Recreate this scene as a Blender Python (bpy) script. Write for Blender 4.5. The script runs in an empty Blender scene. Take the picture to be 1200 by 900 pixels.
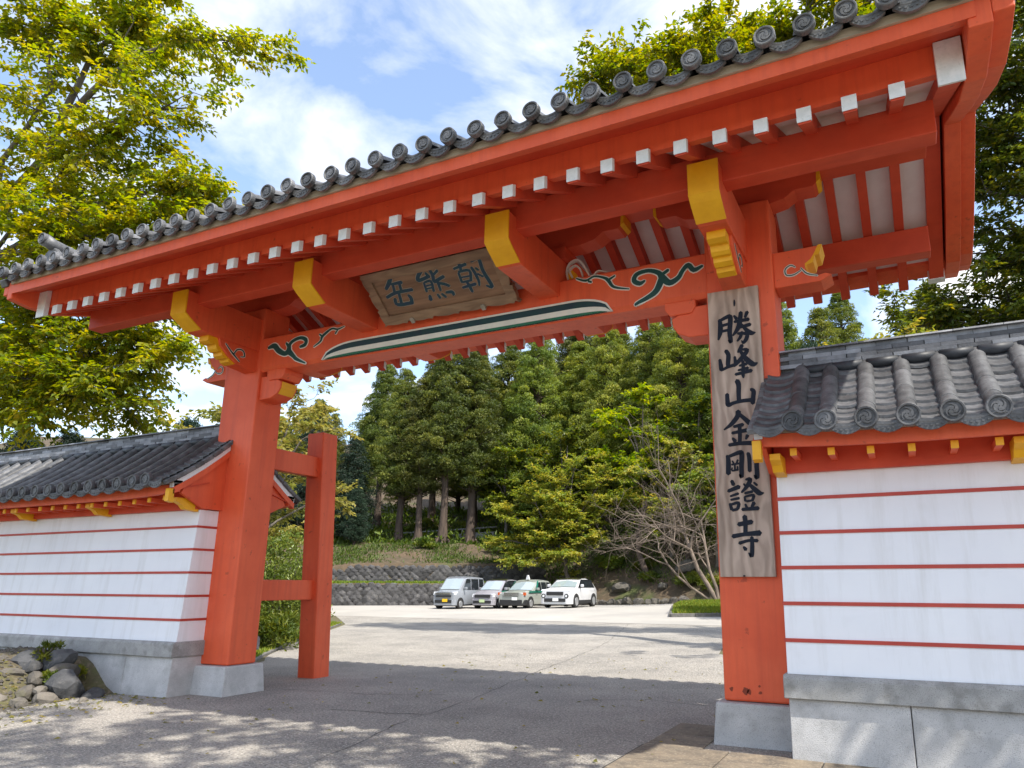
import bpy, bmesh, math, random
import numpy as np
from mathutils import Matrix, Vector

# ------------------------------------------------------------------ camera, sky, sun, exposure
SC = bpy.context.scene
COL = SC.collection
EXPOSURE = 1.27
SUN_DIR = Vector((0.62, -0.24, 1.0)).normalized()      # towards the sun
SUN_STRENGTH = 2.8
SKY_STRENGTH = 0.15

cam_data = bpy.data.cameras.new('camera')
cam = bpy.data.objects.new('camera', cam_data)
COL.objects.link(cam)
SC.camera = cam
cam_data.sensor_width = 36.0
cam_data.lens = 25.0155
cam_data.shift_x = -0.0576
cam_data.shift_y = 0.02838
cam_data.clip_end = 3000.0
_yaw, _pitch, _roll = math.radians(25.1125), math.radians(13.6249), math.radians(-0.136)
_f = Vector((-math.sin(_yaw) * math.cos(_pitch), math.cos(_yaw) * math.cos(_pitch), math.sin(_pitch)))
_r = Vector((math.cos(_yaw), math.sin(_yaw), 0.0))
_d = -_r.cross(_f)
_r2 = math.cos(_roll) * _r + math.sin(_roll) * _d
_d2 = -math.sin(_roll) * _r + math.cos(_roll) * _d
M = Matrix((( _r2.x, -_d2.x, -_f.x, 0.0), (_r2.y, -_d2.y, -_f.y, 0.0), (_r2.z, -_d2.z, -_f.z, 1.55), (0, 0, 0, 1)))
cam.matrix_world = M

world = bpy.data.worlds.new('World')
SC.world = world
world.use_nodes = True
wn, wl = world.node_tree.nodes, world.node_tree.links
wn.clear()
w_out = wn.new('ShaderNodeOutputWorld')
w_bg = wn.new('ShaderNodeBackground')
w_bg.inputs['Strength'].default_value = SKY_STRENGTH
sky = wn.new('ShaderNodeTexSky')
sky.sky_type = 'NISHITA'
sky.sun_disc = False
sky.sun_elevation = math.asin(SUN_DIR.z)
sky.sun_rotation = math.atan2(SUN_DIR.x, SUN_DIR.y)
sky.air_density = 1.0
sky.dust_density = 1.3
sky.ozone_density = 1.0
geo = wn.new('ShaderNodeTexCoord')
sep = wn.new('ShaderNodeSeparateXYZ')
wl.new(geo.outputs['Generated'], sep.inputs[0])
def wmath(op, a, b=None):
    n = wn.new('ShaderNodeMath'); n.operation = op
    for i, v in enumerate((a, b)):
        if v is None: continue
        if isinstance(v, (int, float)): n.inputs[i].default_value = v
        else: wl.new(v, n.inputs[i])
    return n.outputs[0]
zc = wmath('ADD', wmath('MAXIMUM', sep.outputs[2], 0.0), 0.22)
comb = wn.new('ShaderNodeCombineXYZ')
wl.new(wmath('DIVIDE', sep.outputs[0], zc), comb.inputs[0])
wl.new(wmath('DIVIDE', sep.outputs[1], zc), comb.inputs[1])
cn = wn.new('ShaderNodeTexNoise')
cn.inputs['Scale'].default_value = 3.1
cn.inputs['Detail'].default_value = 8.0
cn.inputs['Roughness'].default_value = 0.56
cn.inputs['Distortion'].default_value = 0.35
mp = wn.new('ShaderNodeMapping')
mp.inputs['Location'].default_value = (5.1, 0.4, 0.0)
wl.new(comb.outputs[0], mp.inputs[0])
wl.new(mp.outputs[0], cn.inputs['Vector'])
cr = wn.new('ShaderNodeValToRGB')
cr.color_ramp.elements[0].position = 0.42
cr.color_ramp.elements[0].color = (0, 0, 0, 1)
cr.color_ramp.elements[1].position = 0.70
cr.color_ramp.elements[1].color = (1, 1, 1, 1)
wl.new(cn.outputs['Fac'], cr.inputs[0])
cmix = wn.new('ShaderNodeMixRGB')
cmix.inputs[2].default_value = (4.1, 4.12, 4.2, 1.0)
wl.new(cr.outputs[0], cmix.inputs[0])
veil = wn.new('ShaderNodeMixRGB')
veil.inputs[0].default_value = 0.10
veil.inputs[2].default_value = (2.6, 2.95, 3.6, 1.0)
wl.new(sky.outputs[0], veil.inputs[1])
wl.new(veil.outputs[0], cmix.inputs[1])
wl.new(cmix.outputs[0], w_bg.inputs['Color'])
wl.new(w_bg.outputs[0], w_out.inputs[0])

sun_data = bpy.data.lights.new('sun', 'SUN')
sun_data.energy = SUN_STRENGTH
sun_data.angle = math.radians(0.6)
sun_data.color = (1.0, 0.95, 0.86)
sun = bpy.data.objects.new('sun', sun_data)
COL.objects.link(sun)
sun.rotation_euler = SUN_DIR.to_track_quat('Z', 'Y').to_euler()
sun.location = (20, -10, 40)

SC.view_settings.view_transform = 'Standard'
SC.view_settings.look = 'None'
SC.view_settings.gamma = 1.0
SC.view_settings.use_curve_mapping = False
SC.view_settings.exposure = EXPOSURE
SC.render.engine = 'CYCLES'
SC.cycles.max_bounces = 8
SC.cycles.diffuse_bounces = 5
SC.cycles.glossy_bounces = 3
SC.cycles.transmission_bounces = 4
SC.cycles.transparent_max_bounces = 8
SC.cycles.caustics_reflective = False
SC.cycles.caustics_refractive = False
SC.cycles.use_denoising = True


# ------------------------------------------------------------------ brush strokes of the writing and painted scrolls (x, z, width in metres)
SIGN_CHARS = [[[(-1.7227, 4.5178, 0.0343), (-1.7154, 4.4646, 0.0439), (-1.7197, 4.3721, 0.0487), (-1.7456, 4.2832, 0.0195)], [(-1.7132, 4.511, 0.0293), (-1.6083, 4.5459, 0.0435), (-1.5986, 4.4874, 0.0463), (-1.6135, 4.3456, 0.0462), (-1.6044, 4.2368, 0.0383), (-1.6323, 4.2614, 0.0145)], [(-1.7066, 4.4425, 0.0293), (-1.6226, 4.4551, 0.029)], [(-1.7097, 4.3757, 0.0273), (-1.6214, 4.3827, 0.027)], [(-1.5548, 4.5424, 0.0212), (-1.5278, 4.5018, 0.0345)], [(-1.4041, 4.5639, 0.0379), (-1.4312, 4.5066, 0.0266)], [(-1.5537, 4.4699, 0.0269), (-1.3947, 4.4751, 0.0378)], [(-1.5337, 4.3896, 0.0239), (-1.3792, 4.4113, 0.0376)], [(-1.4758, 4.5707, 0.0382), (-1.4909, 4.4701, 0.0477), (-1.5143, 4.3917, 0.0458), (-1.5765, 4.3092, 0.0192)], [(-1.474, 4.4264, 0.0238), (-1.4298, 4.3582, 0.0378), (-1.3755, 4.3092, 0.0468), (-1.3284, 4.3071, 0.014)], [(-1.5227, 4.3235, 0.0238), (-1.4232, 4.3063, 0.0358), (-1.4312, 4.2468, 0.0395), (-1.4667, 4.2065, 0.0283), (-1.4843, 4.2344, 0.0114)], [(-1.4741, 4.3345, 0.0285), (-1.4964, 4.2768, 0.0304), (-1.5321, 4.2364, 0.0171)]], [[(-1.6675, 4.1391, 0.0385), (-1.6411, 4.0847, 0.0431), (-1.6509, 3.9851, 0.043), (-1.6479, 3.9495, 0.0334)], [(-1.7403, 4.0425, 0.029), (-1.7298, 3.9552, 0.0433), (-1.7267, 3.9195, 0.0289), (-1.6529, 3.9452, 0.0287), (-1.5656, 3.9638, 0.0332)], [(-1.5704, 4.0548, 0.0238), (-1.5656, 3.9638, 0.0379)], [(-1.4826, 4.1785, 0.0378), (-1.5192, 4.1182, 0.0331), (-1.5343, 4.1052, 0.019)], [(-1.4995, 4.1305, 0.0189), (-1.429, 4.1155, 0.0375), (-1.4752, 4.0518, 0.0423), (-1.5456, 3.9812, 0.0378), (-1.5856, 3.9464, 0.0237)], [(-1.5092, 4.1268, 0.0237), (-1.4574, 4.0293, 0.0469), (-1.3775, 3.9439, 0.051), (-1.3256, 3.9519, 0.0139)], [(-1.5238, 3.9433, 0.0207), (-1.4426, 3.9555, 0.0299)], [(-1.5388, 3.8924, 0.0208), (-1.4312, 3.9064, 0.0298)], [(-1.5716, 3.8478, 0.0283), (-1.3956, 3.8721, 0.0371)], [(-1.4831, 3.9928, 0.0282), (-1.4833, 3.9032, 0.0356), (-1.4889, 3.8345, 0.0337), (-1.487, 3.7997, 0.0168)]], [[(-1.5612, 3.7741, 0.047), (-1.545, 3.7228, 0.0469), (-1.5501, 3.6251, 0.0421), (-1.5499, 3.542, 0.042)], [(-1.6782, 3.6297, 0.038), (-1.6773, 3.5509, 0.0426), (-1.67, 3.506, 0.0425), (-1.6074, 3.5238, 0.0329), (-1.5032, 3.5369, 0.0353), (-1.4008, 3.5355, 0.0413)], [(-1.4124, 3.6582, 0.0323), (-1.3861, 3.6308, 0.0414), (-1.3949, 3.559, 0.0413), (-1.403, 3.497, 0.0413)]], [[(-1.5656, 3.4221, 0.0512), (-1.578, 3.3652, 0.0466), (-1.648, 3.285, 0.0393), (-1.7311, 3.2299, 0.0142)], [(-1.5578, 3.3922, 0.0326), (-1.4959, 3.3283, 0.0415), (-1.4347, 3.2651, 0.0457), (-1.3909, 3.2277, 0.02)], [(-1.6214, 3.2537, 0.028), (-1.5224, 3.2685, 0.0369)], [(-1.6437, 3.1836, 0.028), (-1.4843, 3.2029, 0.0385)], [(-1.5598, 3.2672, 0.0352), (-1.5607, 3.162, 0.037), (-1.5676, 3.0675, 0.035)], [(-1.642, 3.126, 0.0233), (-1.6158, 3.0904, 0.0371)], [(-1.4783, 3.1453, 0.0366), (-1.499, 3.1044, 0.0183)], [(-1.6832, 3.0531, 0.0327), (-1.566, 3.0626, 0.035), (-1.4192, 3.0553, 0.0453)]], [[(-1.7125, 2.9365, 0.028), (-1.7013, 2.8789, 0.0446), (-1.7083, 2.7383, 0.0463)], [(-1.6943, 2.9257, 0.0279), (-1.5713, 2.9637, 0.0414), (-1.5526, 2.934, 0.0458), (-1.5628, 2.8129, 0.0439), (-1.5672, 2.6969, 0.0383), (-1.5889, 2.7214, 0.0137)], [(-1.6595, 2.8759, 0.013), (-1.6468, 2.8515, 0.0185)], [(-1.5989, 2.881, 0.0203), (-1.6144, 2.8492, 0.0148)], [(-1.6663, 2.8341, 0.0185), (-1.5916, 2.843, 0.0202)], [(-1.6336, 2.8365, 0.0166), (-1.6347, 2.7803, 0.0184)], [(-1.6633, 2.801, 0.013), (-1.665, 2.7683, 0.0166), (-1.6044, 2.7756, 0.0184)], [(-1.6053, 2.8111, 0.0147), (-1.6048, 2.769, 0.0184)], [(-1.4847, 2.9477, 0.0319), (-1.4742, 2.8908, 0.0381), (-1.4775, 2.7515, 0.0344)], [(-1.4235, 2.9805, 0.0407), (-1.3979, 2.9505, 0.0451), (-1.4015, 2.8112, 0.0413), (-1.403, 2.6776, 0.0403), (-1.4304, 2.7023, 0.018)]], [[(-1.6753, 2.6569, 0.0323), (-1.659, 2.6142, 0.0367)], [(-1.7178, 2.5479, 0.0323), (-1.6005, 2.5896, 0.041)], [(-1.6976, 2.4914, 0.0202), (-1.6135, 2.5166, 0.0255)], [(-1.6949, 2.4526, 0.0202), (-1.607, 2.4667, 0.0255)], [(-1.7062, 2.4108, 0.0257), (-1.691, 2.3488, 0.0329)], [(-1.6929, 2.402, 0.0238), (-1.6142, 2.4167, 0.0291), (-1.6266, 2.3552, 0.0309)], [(-1.6823, 2.3393, 0.0256), (-1.6268, 2.3507, 0.0254)], [(-1.5234, 2.6618, 0.02), (-1.4779, 2.6637, 0.0379), (-1.5089, 2.5965, 0.0379), (-1.5764, 2.5267, 0.0182)], [(-1.5487, 2.6172, 0.0164), (-1.5275, 2.5883, 0.0226)], [(-1.4943, 2.6141, 0.0271), (-1.4388, 2.556, 0.043), (-1.3878, 2.5096, 0.0462), (-1.3432, 2.51, 0.0106)], [(-1.4394, 2.6247, 0.0198), (-1.4096, 2.5955, 0.0224)], [(-1.5406, 2.5156, 0.0226), (-1.4629, 2.5299, 0.0269)], [(-1.5472, 2.4775, 0.0181), (-1.5406, 2.4334, 0.0235)], [(-1.5426, 2.4791, 0.0181), (-1.4516, 2.491, 0.0269), (-1.4683, 2.4346, 0.0251)], [(-1.5272, 2.4291, 0.0198), (-1.4727, 2.4357, 0.0197)], [(-1.5426, 2.3971, 0.0198), (-1.5268, 2.3555, 0.0252)], [(-1.4517, 2.4111, 0.0339), (-1.4766, 2.367, 0.025)], [(-1.5772, 2.3441, 0.0289), (-1.4105, 2.3506, 0.0372)]], [[(-1.6264, 2.1875, 0.0406), (-1.4856, 2.2098, 0.0427)], [(-1.5585, 2.2709, 0.0449), (-1.553, 2.2076, 0.0403), (-1.5594, 2.0913, 0.0376)], [(-1.6919, 2.0635, 0.0408), (-1.5644, 2.0825, 0.0358), (-1.4081, 2.0915, 0.051)], [(-1.6278, 1.9904, 0.0314), (-1.5323, 2.0149, 0.0267), (-1.4392, 2.0127, 0.0335)], [(-1.4947, 2.0495, 0.031), (-1.4956, 1.9566, 0.0371), (-1.5075, 1.8556, 0.0353), (-1.535, 1.8868, 0.0133)], [(-1.5851, 1.9496, 0.0223), (-1.5642, 1.9226, 0.0356)]]]
SIGN_MARK = [[(-1.5421, 4.7327, 0.0135), (-1.542, 4.6961, 0.0232), (-1.5458, 4.6602, 0.0116)]]
PLAQUE_CHARS = [[[(-0.5956, 0.6648, 0.0492), (-0.6628, 0.5951, 0.0497), (-0.7476, 0.5278, 0.0368)], [(-0.6257, 0.5796, 0.0298), (-0.4527, 0.5789, 0.0424)], [(-0.6051, 0.5672, 0.033), (-0.6408, 0.4482, 0.0367)], [(-0.4979, 0.5629, 0.0361), (-0.52, 0.4672, 0.0363)], [(-0.7992, 0.4051, 0.0372), (-0.6275, 0.4457, 0.04), (-0.345, 0.4452, 0.0391)], [(-0.5775, 0.4362, 0.0332), (-0.617, 0.2818, 0.0403)], [(-0.6833, 0.3628, 0.0403), (-0.689, 0.2693, 0.0439), (-0.4374, 0.257, 0.0431)], [(-0.4453, 0.3773, 0.033), (-0.4289, 0.3235, 0.0429), (-0.4499, 0.2508, 0.0398)]], [[(-0.0683, 0.6812, 0.0442), (-0.1583, 0.6107, 0.0446), (-0.1816, 0.5503, 0.0416), (0.0005, 0.5791, 0.041)], [(-0.0242, 0.6323, 0.0315), (0.0046, 0.5702, 0.0379)], [(-0.1171, 0.5049, 0.0256), (-0.1378, 0.3739, 0.0322)], [(-0.1068, 0.5078, 0.0256), (-0.002, 0.5068, 0.0317), (-0.0302, 0.3599, 0.032)], [(-0.1021, 0.4561, 0.0192), (-0.0193, 0.4564, 0.0191)], [(-0.107, 0.4126, 0.0193), (-0.0328, 0.4131, 0.0192)], [(0.0486, 0.7053, 0.0281), (0.0669, 0.59, 0.0408), (0.0464, 0.4924, 0.0379), (0.1463, 0.5083, 0.0282)], [(0.1668, 0.6338, 0.0311), (0.0725, 0.5841, 0.0282)], [(0.0434, 0.4865, 0.0379), (0.2201, 0.5354, 0.0373)], [(0.097, 0.4792, 0.0347), (0.0781, 0.349, 0.0286)], [(0.1085, 0.4575, 0.0315), (0.183, 0.4267, 0.0345), (0.2372, 0.3902, 0.0345)], [(-0.1225, 0.3077, 0.0323), (-0.1354, 0.2481, 0.0519)], [(0.0076, 0.303, 0.0288), (0.0199, 0.2474, 0.0321)], [(0.0754, 0.2984, 0.0287), (0.1125, 0.2433, 0.0319)], [(0.1488, 0.3058, 0.0285), (0.2394, 0.2967, 0.0409), (0.2432, 0.2516, 0.0315)]], [[(0.5129, 0.7195, 0.0391), (0.5208, 0.6327, 0.0393), (0.5082, 0.5649, 0.0304)], [(0.4165, 0.607, 0.0275), (0.6139, 0.6369, 0.036)], [(0.4658, 0.553, 0.0275), (0.6264, 0.541, 0.0332), (0.5894, 0.4017, 0.0335)], [(0.4574, 0.5357, 0.0275), (0.4473, 0.4024, 0.0308)], [(0.468, 0.4702, 0.0184), (0.5951, 0.4671, 0.0182)], [(0.4573, 0.4021, 0.0246), (0.5818, 0.4032, 0.0244)], [(0.4245, 0.3263, 0.0279), (0.6333, 0.342, 0.0366)], [(0.5204, 0.4041, 0.0306), (0.5319, 0.3217, 0.0369), (0.5379, 0.2445, 0.0339)], [(0.7052, 0.6567, 0.0268), (0.8252, 0.6702, 0.0383), (0.8181, 0.4946, 0.0417), (0.8537, 0.264, 0.0421), (0.7752, 0.2904, 0.0181)], [(0.6765, 0.5776, 0.03), (0.6927, 0.4885, 0.0361), (0.696, 0.3775, 0.0303), (0.6765, 0.3096, 0.0183)], [(0.7331, 0.5584, 0.0209), (0.7574, 0.5224, 0.0239)], [(0.724, 0.4744, 0.021), (0.7857, 0.4229, 0.024)]]]
SCROLL_A = [[(-8.9771, 5.2314, 0.0381), (-8.8493, 5.249, 0.0754), (-8.7444, 5.1556, 0.0746), (-8.6074, 5.0869, 0.0646), (-8.531, 5.1255, 0.0825), (-8.5163, 5.2223, 0.0551), (-8.4336, 5.2809, 0.0457), (-8.2931, 5.3024, 0.0453), (-8.1805, 5.2506, 0.0538), (-8.1927, 5.1754, 0.0537), (-8.2928, 5.1549, 0.0361)], [(-8.5199, 5.1099, 0.0824), (-8.4194, 5.0258, 0.0545), (-8.3397, 4.9591, 0.0451), (-8.1527, 4.8718, 0.0178)], [(-8.594, 5.2619, 0.0259), (-8.5402, 5.1974, 0.046)]]
SCROLL_B = [[(-8.0069, 5.1139, 0.0141), (-7.8766, 5.1849, 0.0262), (-7.8423, 5.2628, 0.0384), (-7.6726, 5.3545, 0.0242), (-7.5514, 5.3288, 0.0205), (-7.4201, 5.3563, 0.0102)], [(-7.9068, 5.3003, 0.0211), (-7.8415, 5.2557, 0.0262)], [(-7.587, 5.2655, 0.0206), (-7.55, 5.3148, 0.0171)]]
SCROLL_C = [[(-1.9053, 5.2543, 0.0256), (-2.0108, 5.2199, 0.0483), (-2.0777, 5.2977, 0.0487), (-2.1504, 5.2379, 0.0437), (-2.2063, 5.1561, 0.0492), (-2.3146, 5.1116, 0.062), (-2.402, 5.1932, 0.0716), (-2.4542, 5.2688, 0.0505), (-2.5811, 5.3218, 0.0403), (-2.73, 5.3031, 0.0464), (-2.769, 5.2249, 0.0521), (-2.6955, 5.1732, 0.0461), (-2.6301, 5.1988, 0.022)], [(-2.4112, 5.1856, 0.0717), (-2.4784, 5.0489, 0.0629), (-2.5711, 4.9818, 0.0507), (-2.738, 4.9178, 0.0331), (-2.7571, 4.8931, 0.0148)], [(-2.4006, 5.2397, 0.0359), (-2.3272, 5.2817, 0.0321)]]
SCROLL_D = [[(-3.5552, 5.4023, 0.0162), (-3.4248, 5.3481, 0.0239), (-3.3055, 5.3844, 0.0197), (-3.1685, 5.3388, 0.0272), (-3.1107, 5.2891, 0.0386), (-3.0349, 5.1883, 0.0267), (-2.8365, 5.1272, 0.0112)], [(-3.1106, 5.2987, 0.027), (-3.0233, 5.3402, 0.0153)], [(-3.385, 5.3308, 0.0238), (-3.3454, 5.3136, 0.0198)]]
SCROLL_E = [[(-3.7494, 5.4792, 0.0206), (-3.7707, 5.604, 0.029), (-3.7299, 5.7172, 0.029), (-3.6065, 5.7426, 0.0246), (-3.5046, 5.6114, 0.0242), (-3.4444, 5.49, 0.02), (-3.3844, 5.4882, 0.0199), (-3.3046, 5.5318, 0.0158), (-3.1283, 5.4577, 0.0117)], [(-3.6878, 5.5074, 0.0205), (-3.7294, 5.616, 0.0248), (-3.6576, 5.6723, 0.0246), (-3.5757, 5.6056, 0.0203), (-3.535, 5.4679, 0.0162)]]
# ------------------------------------------------------------------ helpers
RNG = random.Random(7)
NP = np.random.default_rng(11)

def tag(o, label=None, cat=None, group=None, kind=None):
    if label: o['label'] = label
    if cat: o['category'] = cat
    if group: o['group'] = group
    if kind: o['kind'] = kind
    return o

def empty(name, loc, label=None, cat=None, group=None, rz=0.0):
    o = bpy.data.objects.new(name, None)
    o.empty_display_size = 0.3
    o.location = loc
    o.rotation_euler = (0, 0, rz)
    COL.objects.link(o)
    tag(o, label, cat, group)
    return o

def attach(o, parent):
    """child keeps world coordinates (top-level parents are unrotated Empties or meshes at a location)"""
    if parent is None: return
    o.parent = parent
    if parent.parent is None:
        o.matrix_parent_inverse = Matrix.Translation(parent.location).inverted()
    else:
        o.matrix_parent_inverse = parent.matrix_basis.inverted()

def mesh_obj(name, me, parent=None, loc=None, rot=None, local=False):
    o = bpy.data.objects.new(name, me)
    COL.objects.link(o)
    if loc is not None: o.location = loc
    if rot is not None: o.rotation_euler = rot
    if parent is not None:
        if local: o.parent = parent
        else: attach(o, parent)
    return o

class MB:
    def __init__(self): self.v = []; self.f = []; self.s = []
    def add(self, verts, faces, smooth=False):
        n = len(self.v)
        self.v.extend(verts)
        for f in faces:
            self.f.append(tuple(i + n for i in f)); self.s.append(smooth)
        return self
    def box(self, x0, x1, y0, y1, z0, z1):
        v = [(x, y, z) for x in (x0, x1) for y in (y0, y1) for z in (z0, z1)]
        return self.add(v, [(0,1,3,2),(4,6,7,5),(0,4,5,1),(2,3,7,6),(0,2,6,4),(1,5,7,3)])
    def hexa(self, b, t):
        """b, t: four bottom and four top points, counter-clockwise seen from above"""
        return self.add(list(b) + list(t), [(3,2,1,0),(4,5,6,7),(0,1,5,4),(1,2,6,5),(2,3,7,6),(3,0,4,7)])
    def prism(self, poly, axis, c0, c1):
        n = len(poly)
        def p(a, b, c):
            return (c, a, b) if axis == 'x' else ((a, c, b) if axis == 'y' else (a, b, c))
        v = [p(a, b, c0) for a, b in poly] + [p(a, b, c1) for a, b in poly]
        f = [tuple(range(n)), tuple(range(2*n-1, n-1, -1))]
        f += [(i, i+n, (i+1) % n + n, (i+1) % n) for i in range(n)]
        return self.add(v, f)
    def sweepx(self, poly, xs, dz):
        n = len(poly); v = []; f = []
        for x in xs: v += [(x, a, b + dz(x)) for a, b in poly]
        for k in range(len(xs)-1):
            for i in range(n):
                j = (i+1) % n
                f.append((k*n+i, (k+1)*n+i, (k+1)*n+j, k*n+j))
        f.append(tuple(range(n))); f.append(tuple(range(len(xs)*n-1, (len(xs)-1)*n-1, -1)))
        return self.add(v, f)
    def tube(self, path, radii, n=8, cap=True, smooth=True):
        path = [Vector(p) for p in path]; v = []; f = []
        up = Vector((0.13, 0.21, 1.0)).normalized()
        for k, p in enumerate(path):
            d = (path[min(k+1, len(path)-1)] - path[max(k-1, 0)]).normalized()
            a = d.cross(up)
            if a.length < 1e-3: a = d.cross(Vector((1, 0, 0)))
            a.normalize(); b = a.cross(d)
            r = radii[k] if not isinstance(radii, (int, float)) else radii
            for i in range(n):
                t = 2*math.pi*i/n
                v.append(tuple(p + a*(r*math.cos(t)) + b*(r*math.sin(t))))
        for k in range(len(path)-1):
            for i in range(n):
                j = (i+1) % n
                f.append((k*n+i, k*n+j, (k+1)*n+j, (k+1)*n+i))
        self.add(v, f, smooth)
        if cap:
            m = len(self.v) - len(v)
            self.f.append(tuple(range(m+n-1, m-1, -1))); self.s.append(False)
            self.f.append(tuple(range(m+(len(path)-1)*n, m+len(path)*n))); self.s.append(False)
        return self
    def ribbon(self, pts, y, t, wmul=1.0, wadd=0.0):
        """brush stroke in the XZ plane: pts (x,z,w), front face at y, thickness t towards +y, round ends"""
        pts = smooth_path(pts)
        L = []; R = []
        n = len(pts)
        for k in range(n):
            x0, z0, _ = pts[max(k-1, 0)]; x1, z1, _ = pts[min(k+1, n-1)]
            dx, dz = x1-x0, z1-z0; l = math.hypot(dx, dz) or 1.0
            w = pts[k][2]*wmul*0.5 + wadd
            L.append((pts[k][0]-dz/l*w, pts[k][1]+dx/l*w)); R.append((pts[k][0]+dz/l*w, pts[k][1]-dx/l*w))
        def cap(p, q, w):
            dx, dz = p[0]-q[0], p[1]-q[1]; l = math.hypot(dx, dz) or 1.0
            w = w*wmul*0.5 + wadd
            return (p[0]+dx/l*w*0.75, p[1]+dz/l*w*0.75)
        poly = L + [cap(pts[-1], pts[-2], pts[-1][2])] + R[::-1] + [cap(pts[0], pts[1], pts[0][2])]
        m = len(L)
        v = [(a, y, b) for a, b in poly] + [(a, y+t, b) for a, b in poly]
        N = len(poly); f = []
        for k in range(m-1): f.append((k, k+1, N-3-k, N-2-k))
        f.append((m-1, m, m+1)); f.append((0, N-2, N-1))
        f += [(i, i+N, (i+1) % N + N, (i+1) % N) for i in range(N)]
        return self.add(v, f)
    def mesh(self, name, mat=None):
        me = bpy.data.meshes.new(name)
        me.from_pydata(self.v, [], self.f)
        me.polygons.foreach_set('use_smooth', self.s)
        if mat: me.materials.append(mat)
        bm = bmesh.new(); bm.from_mesh(me)
        bmesh.ops.recalc_face_normals(bm, faces=bm.faces)
        bm.to_mesh(me); bm.free()
        me.update()
        return me
    def build(self, name, mat, parent=None, loc=None, rot=None, local=False, bevel=0.0, seg=2):
        o = mesh_obj(name, self.mesh(name, mat), parent, loc, rot, local)
        if bevel:
            m = o.modifiers.new('bevel', 'BEVEL'); m.width = bevel; m.segments = seg
            m.limit_method = 'ANGLE'; m.angle_limit = math.radians(40)
        return o

def smooth_path(pts, sub=4):
    """Catmull-Rom through (x,z,w)"""
    if len(pts) < 3:
        return [tuple(a + (b-a)*k/3 for a, b in zip(pts[0], pts[1])) for k in range(4)]
    out = []
    P = [pts[0]] + list(pts) + [pts[-1]]
    for i in range(1, len(P)-2):
        p0, p1, p2, p3 = P[i-1], P[i], P[i+1], P[i+2]
        for s in range(sub):
            t = s/sub
            out.append(tuple(0.5*((2*b) + (-a+c)*t + (2*a-5*b+4*c-d)*t*t + (-a+3*b-3*c+d)*t**3) for a, b, c, d in zip(p0, p1, p2, p3)))
    out.append(tuple(pts[-1]))
    return out

def smoothstep(a, b, x):
    t = min(1.0, max(0.0, (x-a)/(b-a)))
    return t*t*(3-2*t)

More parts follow.
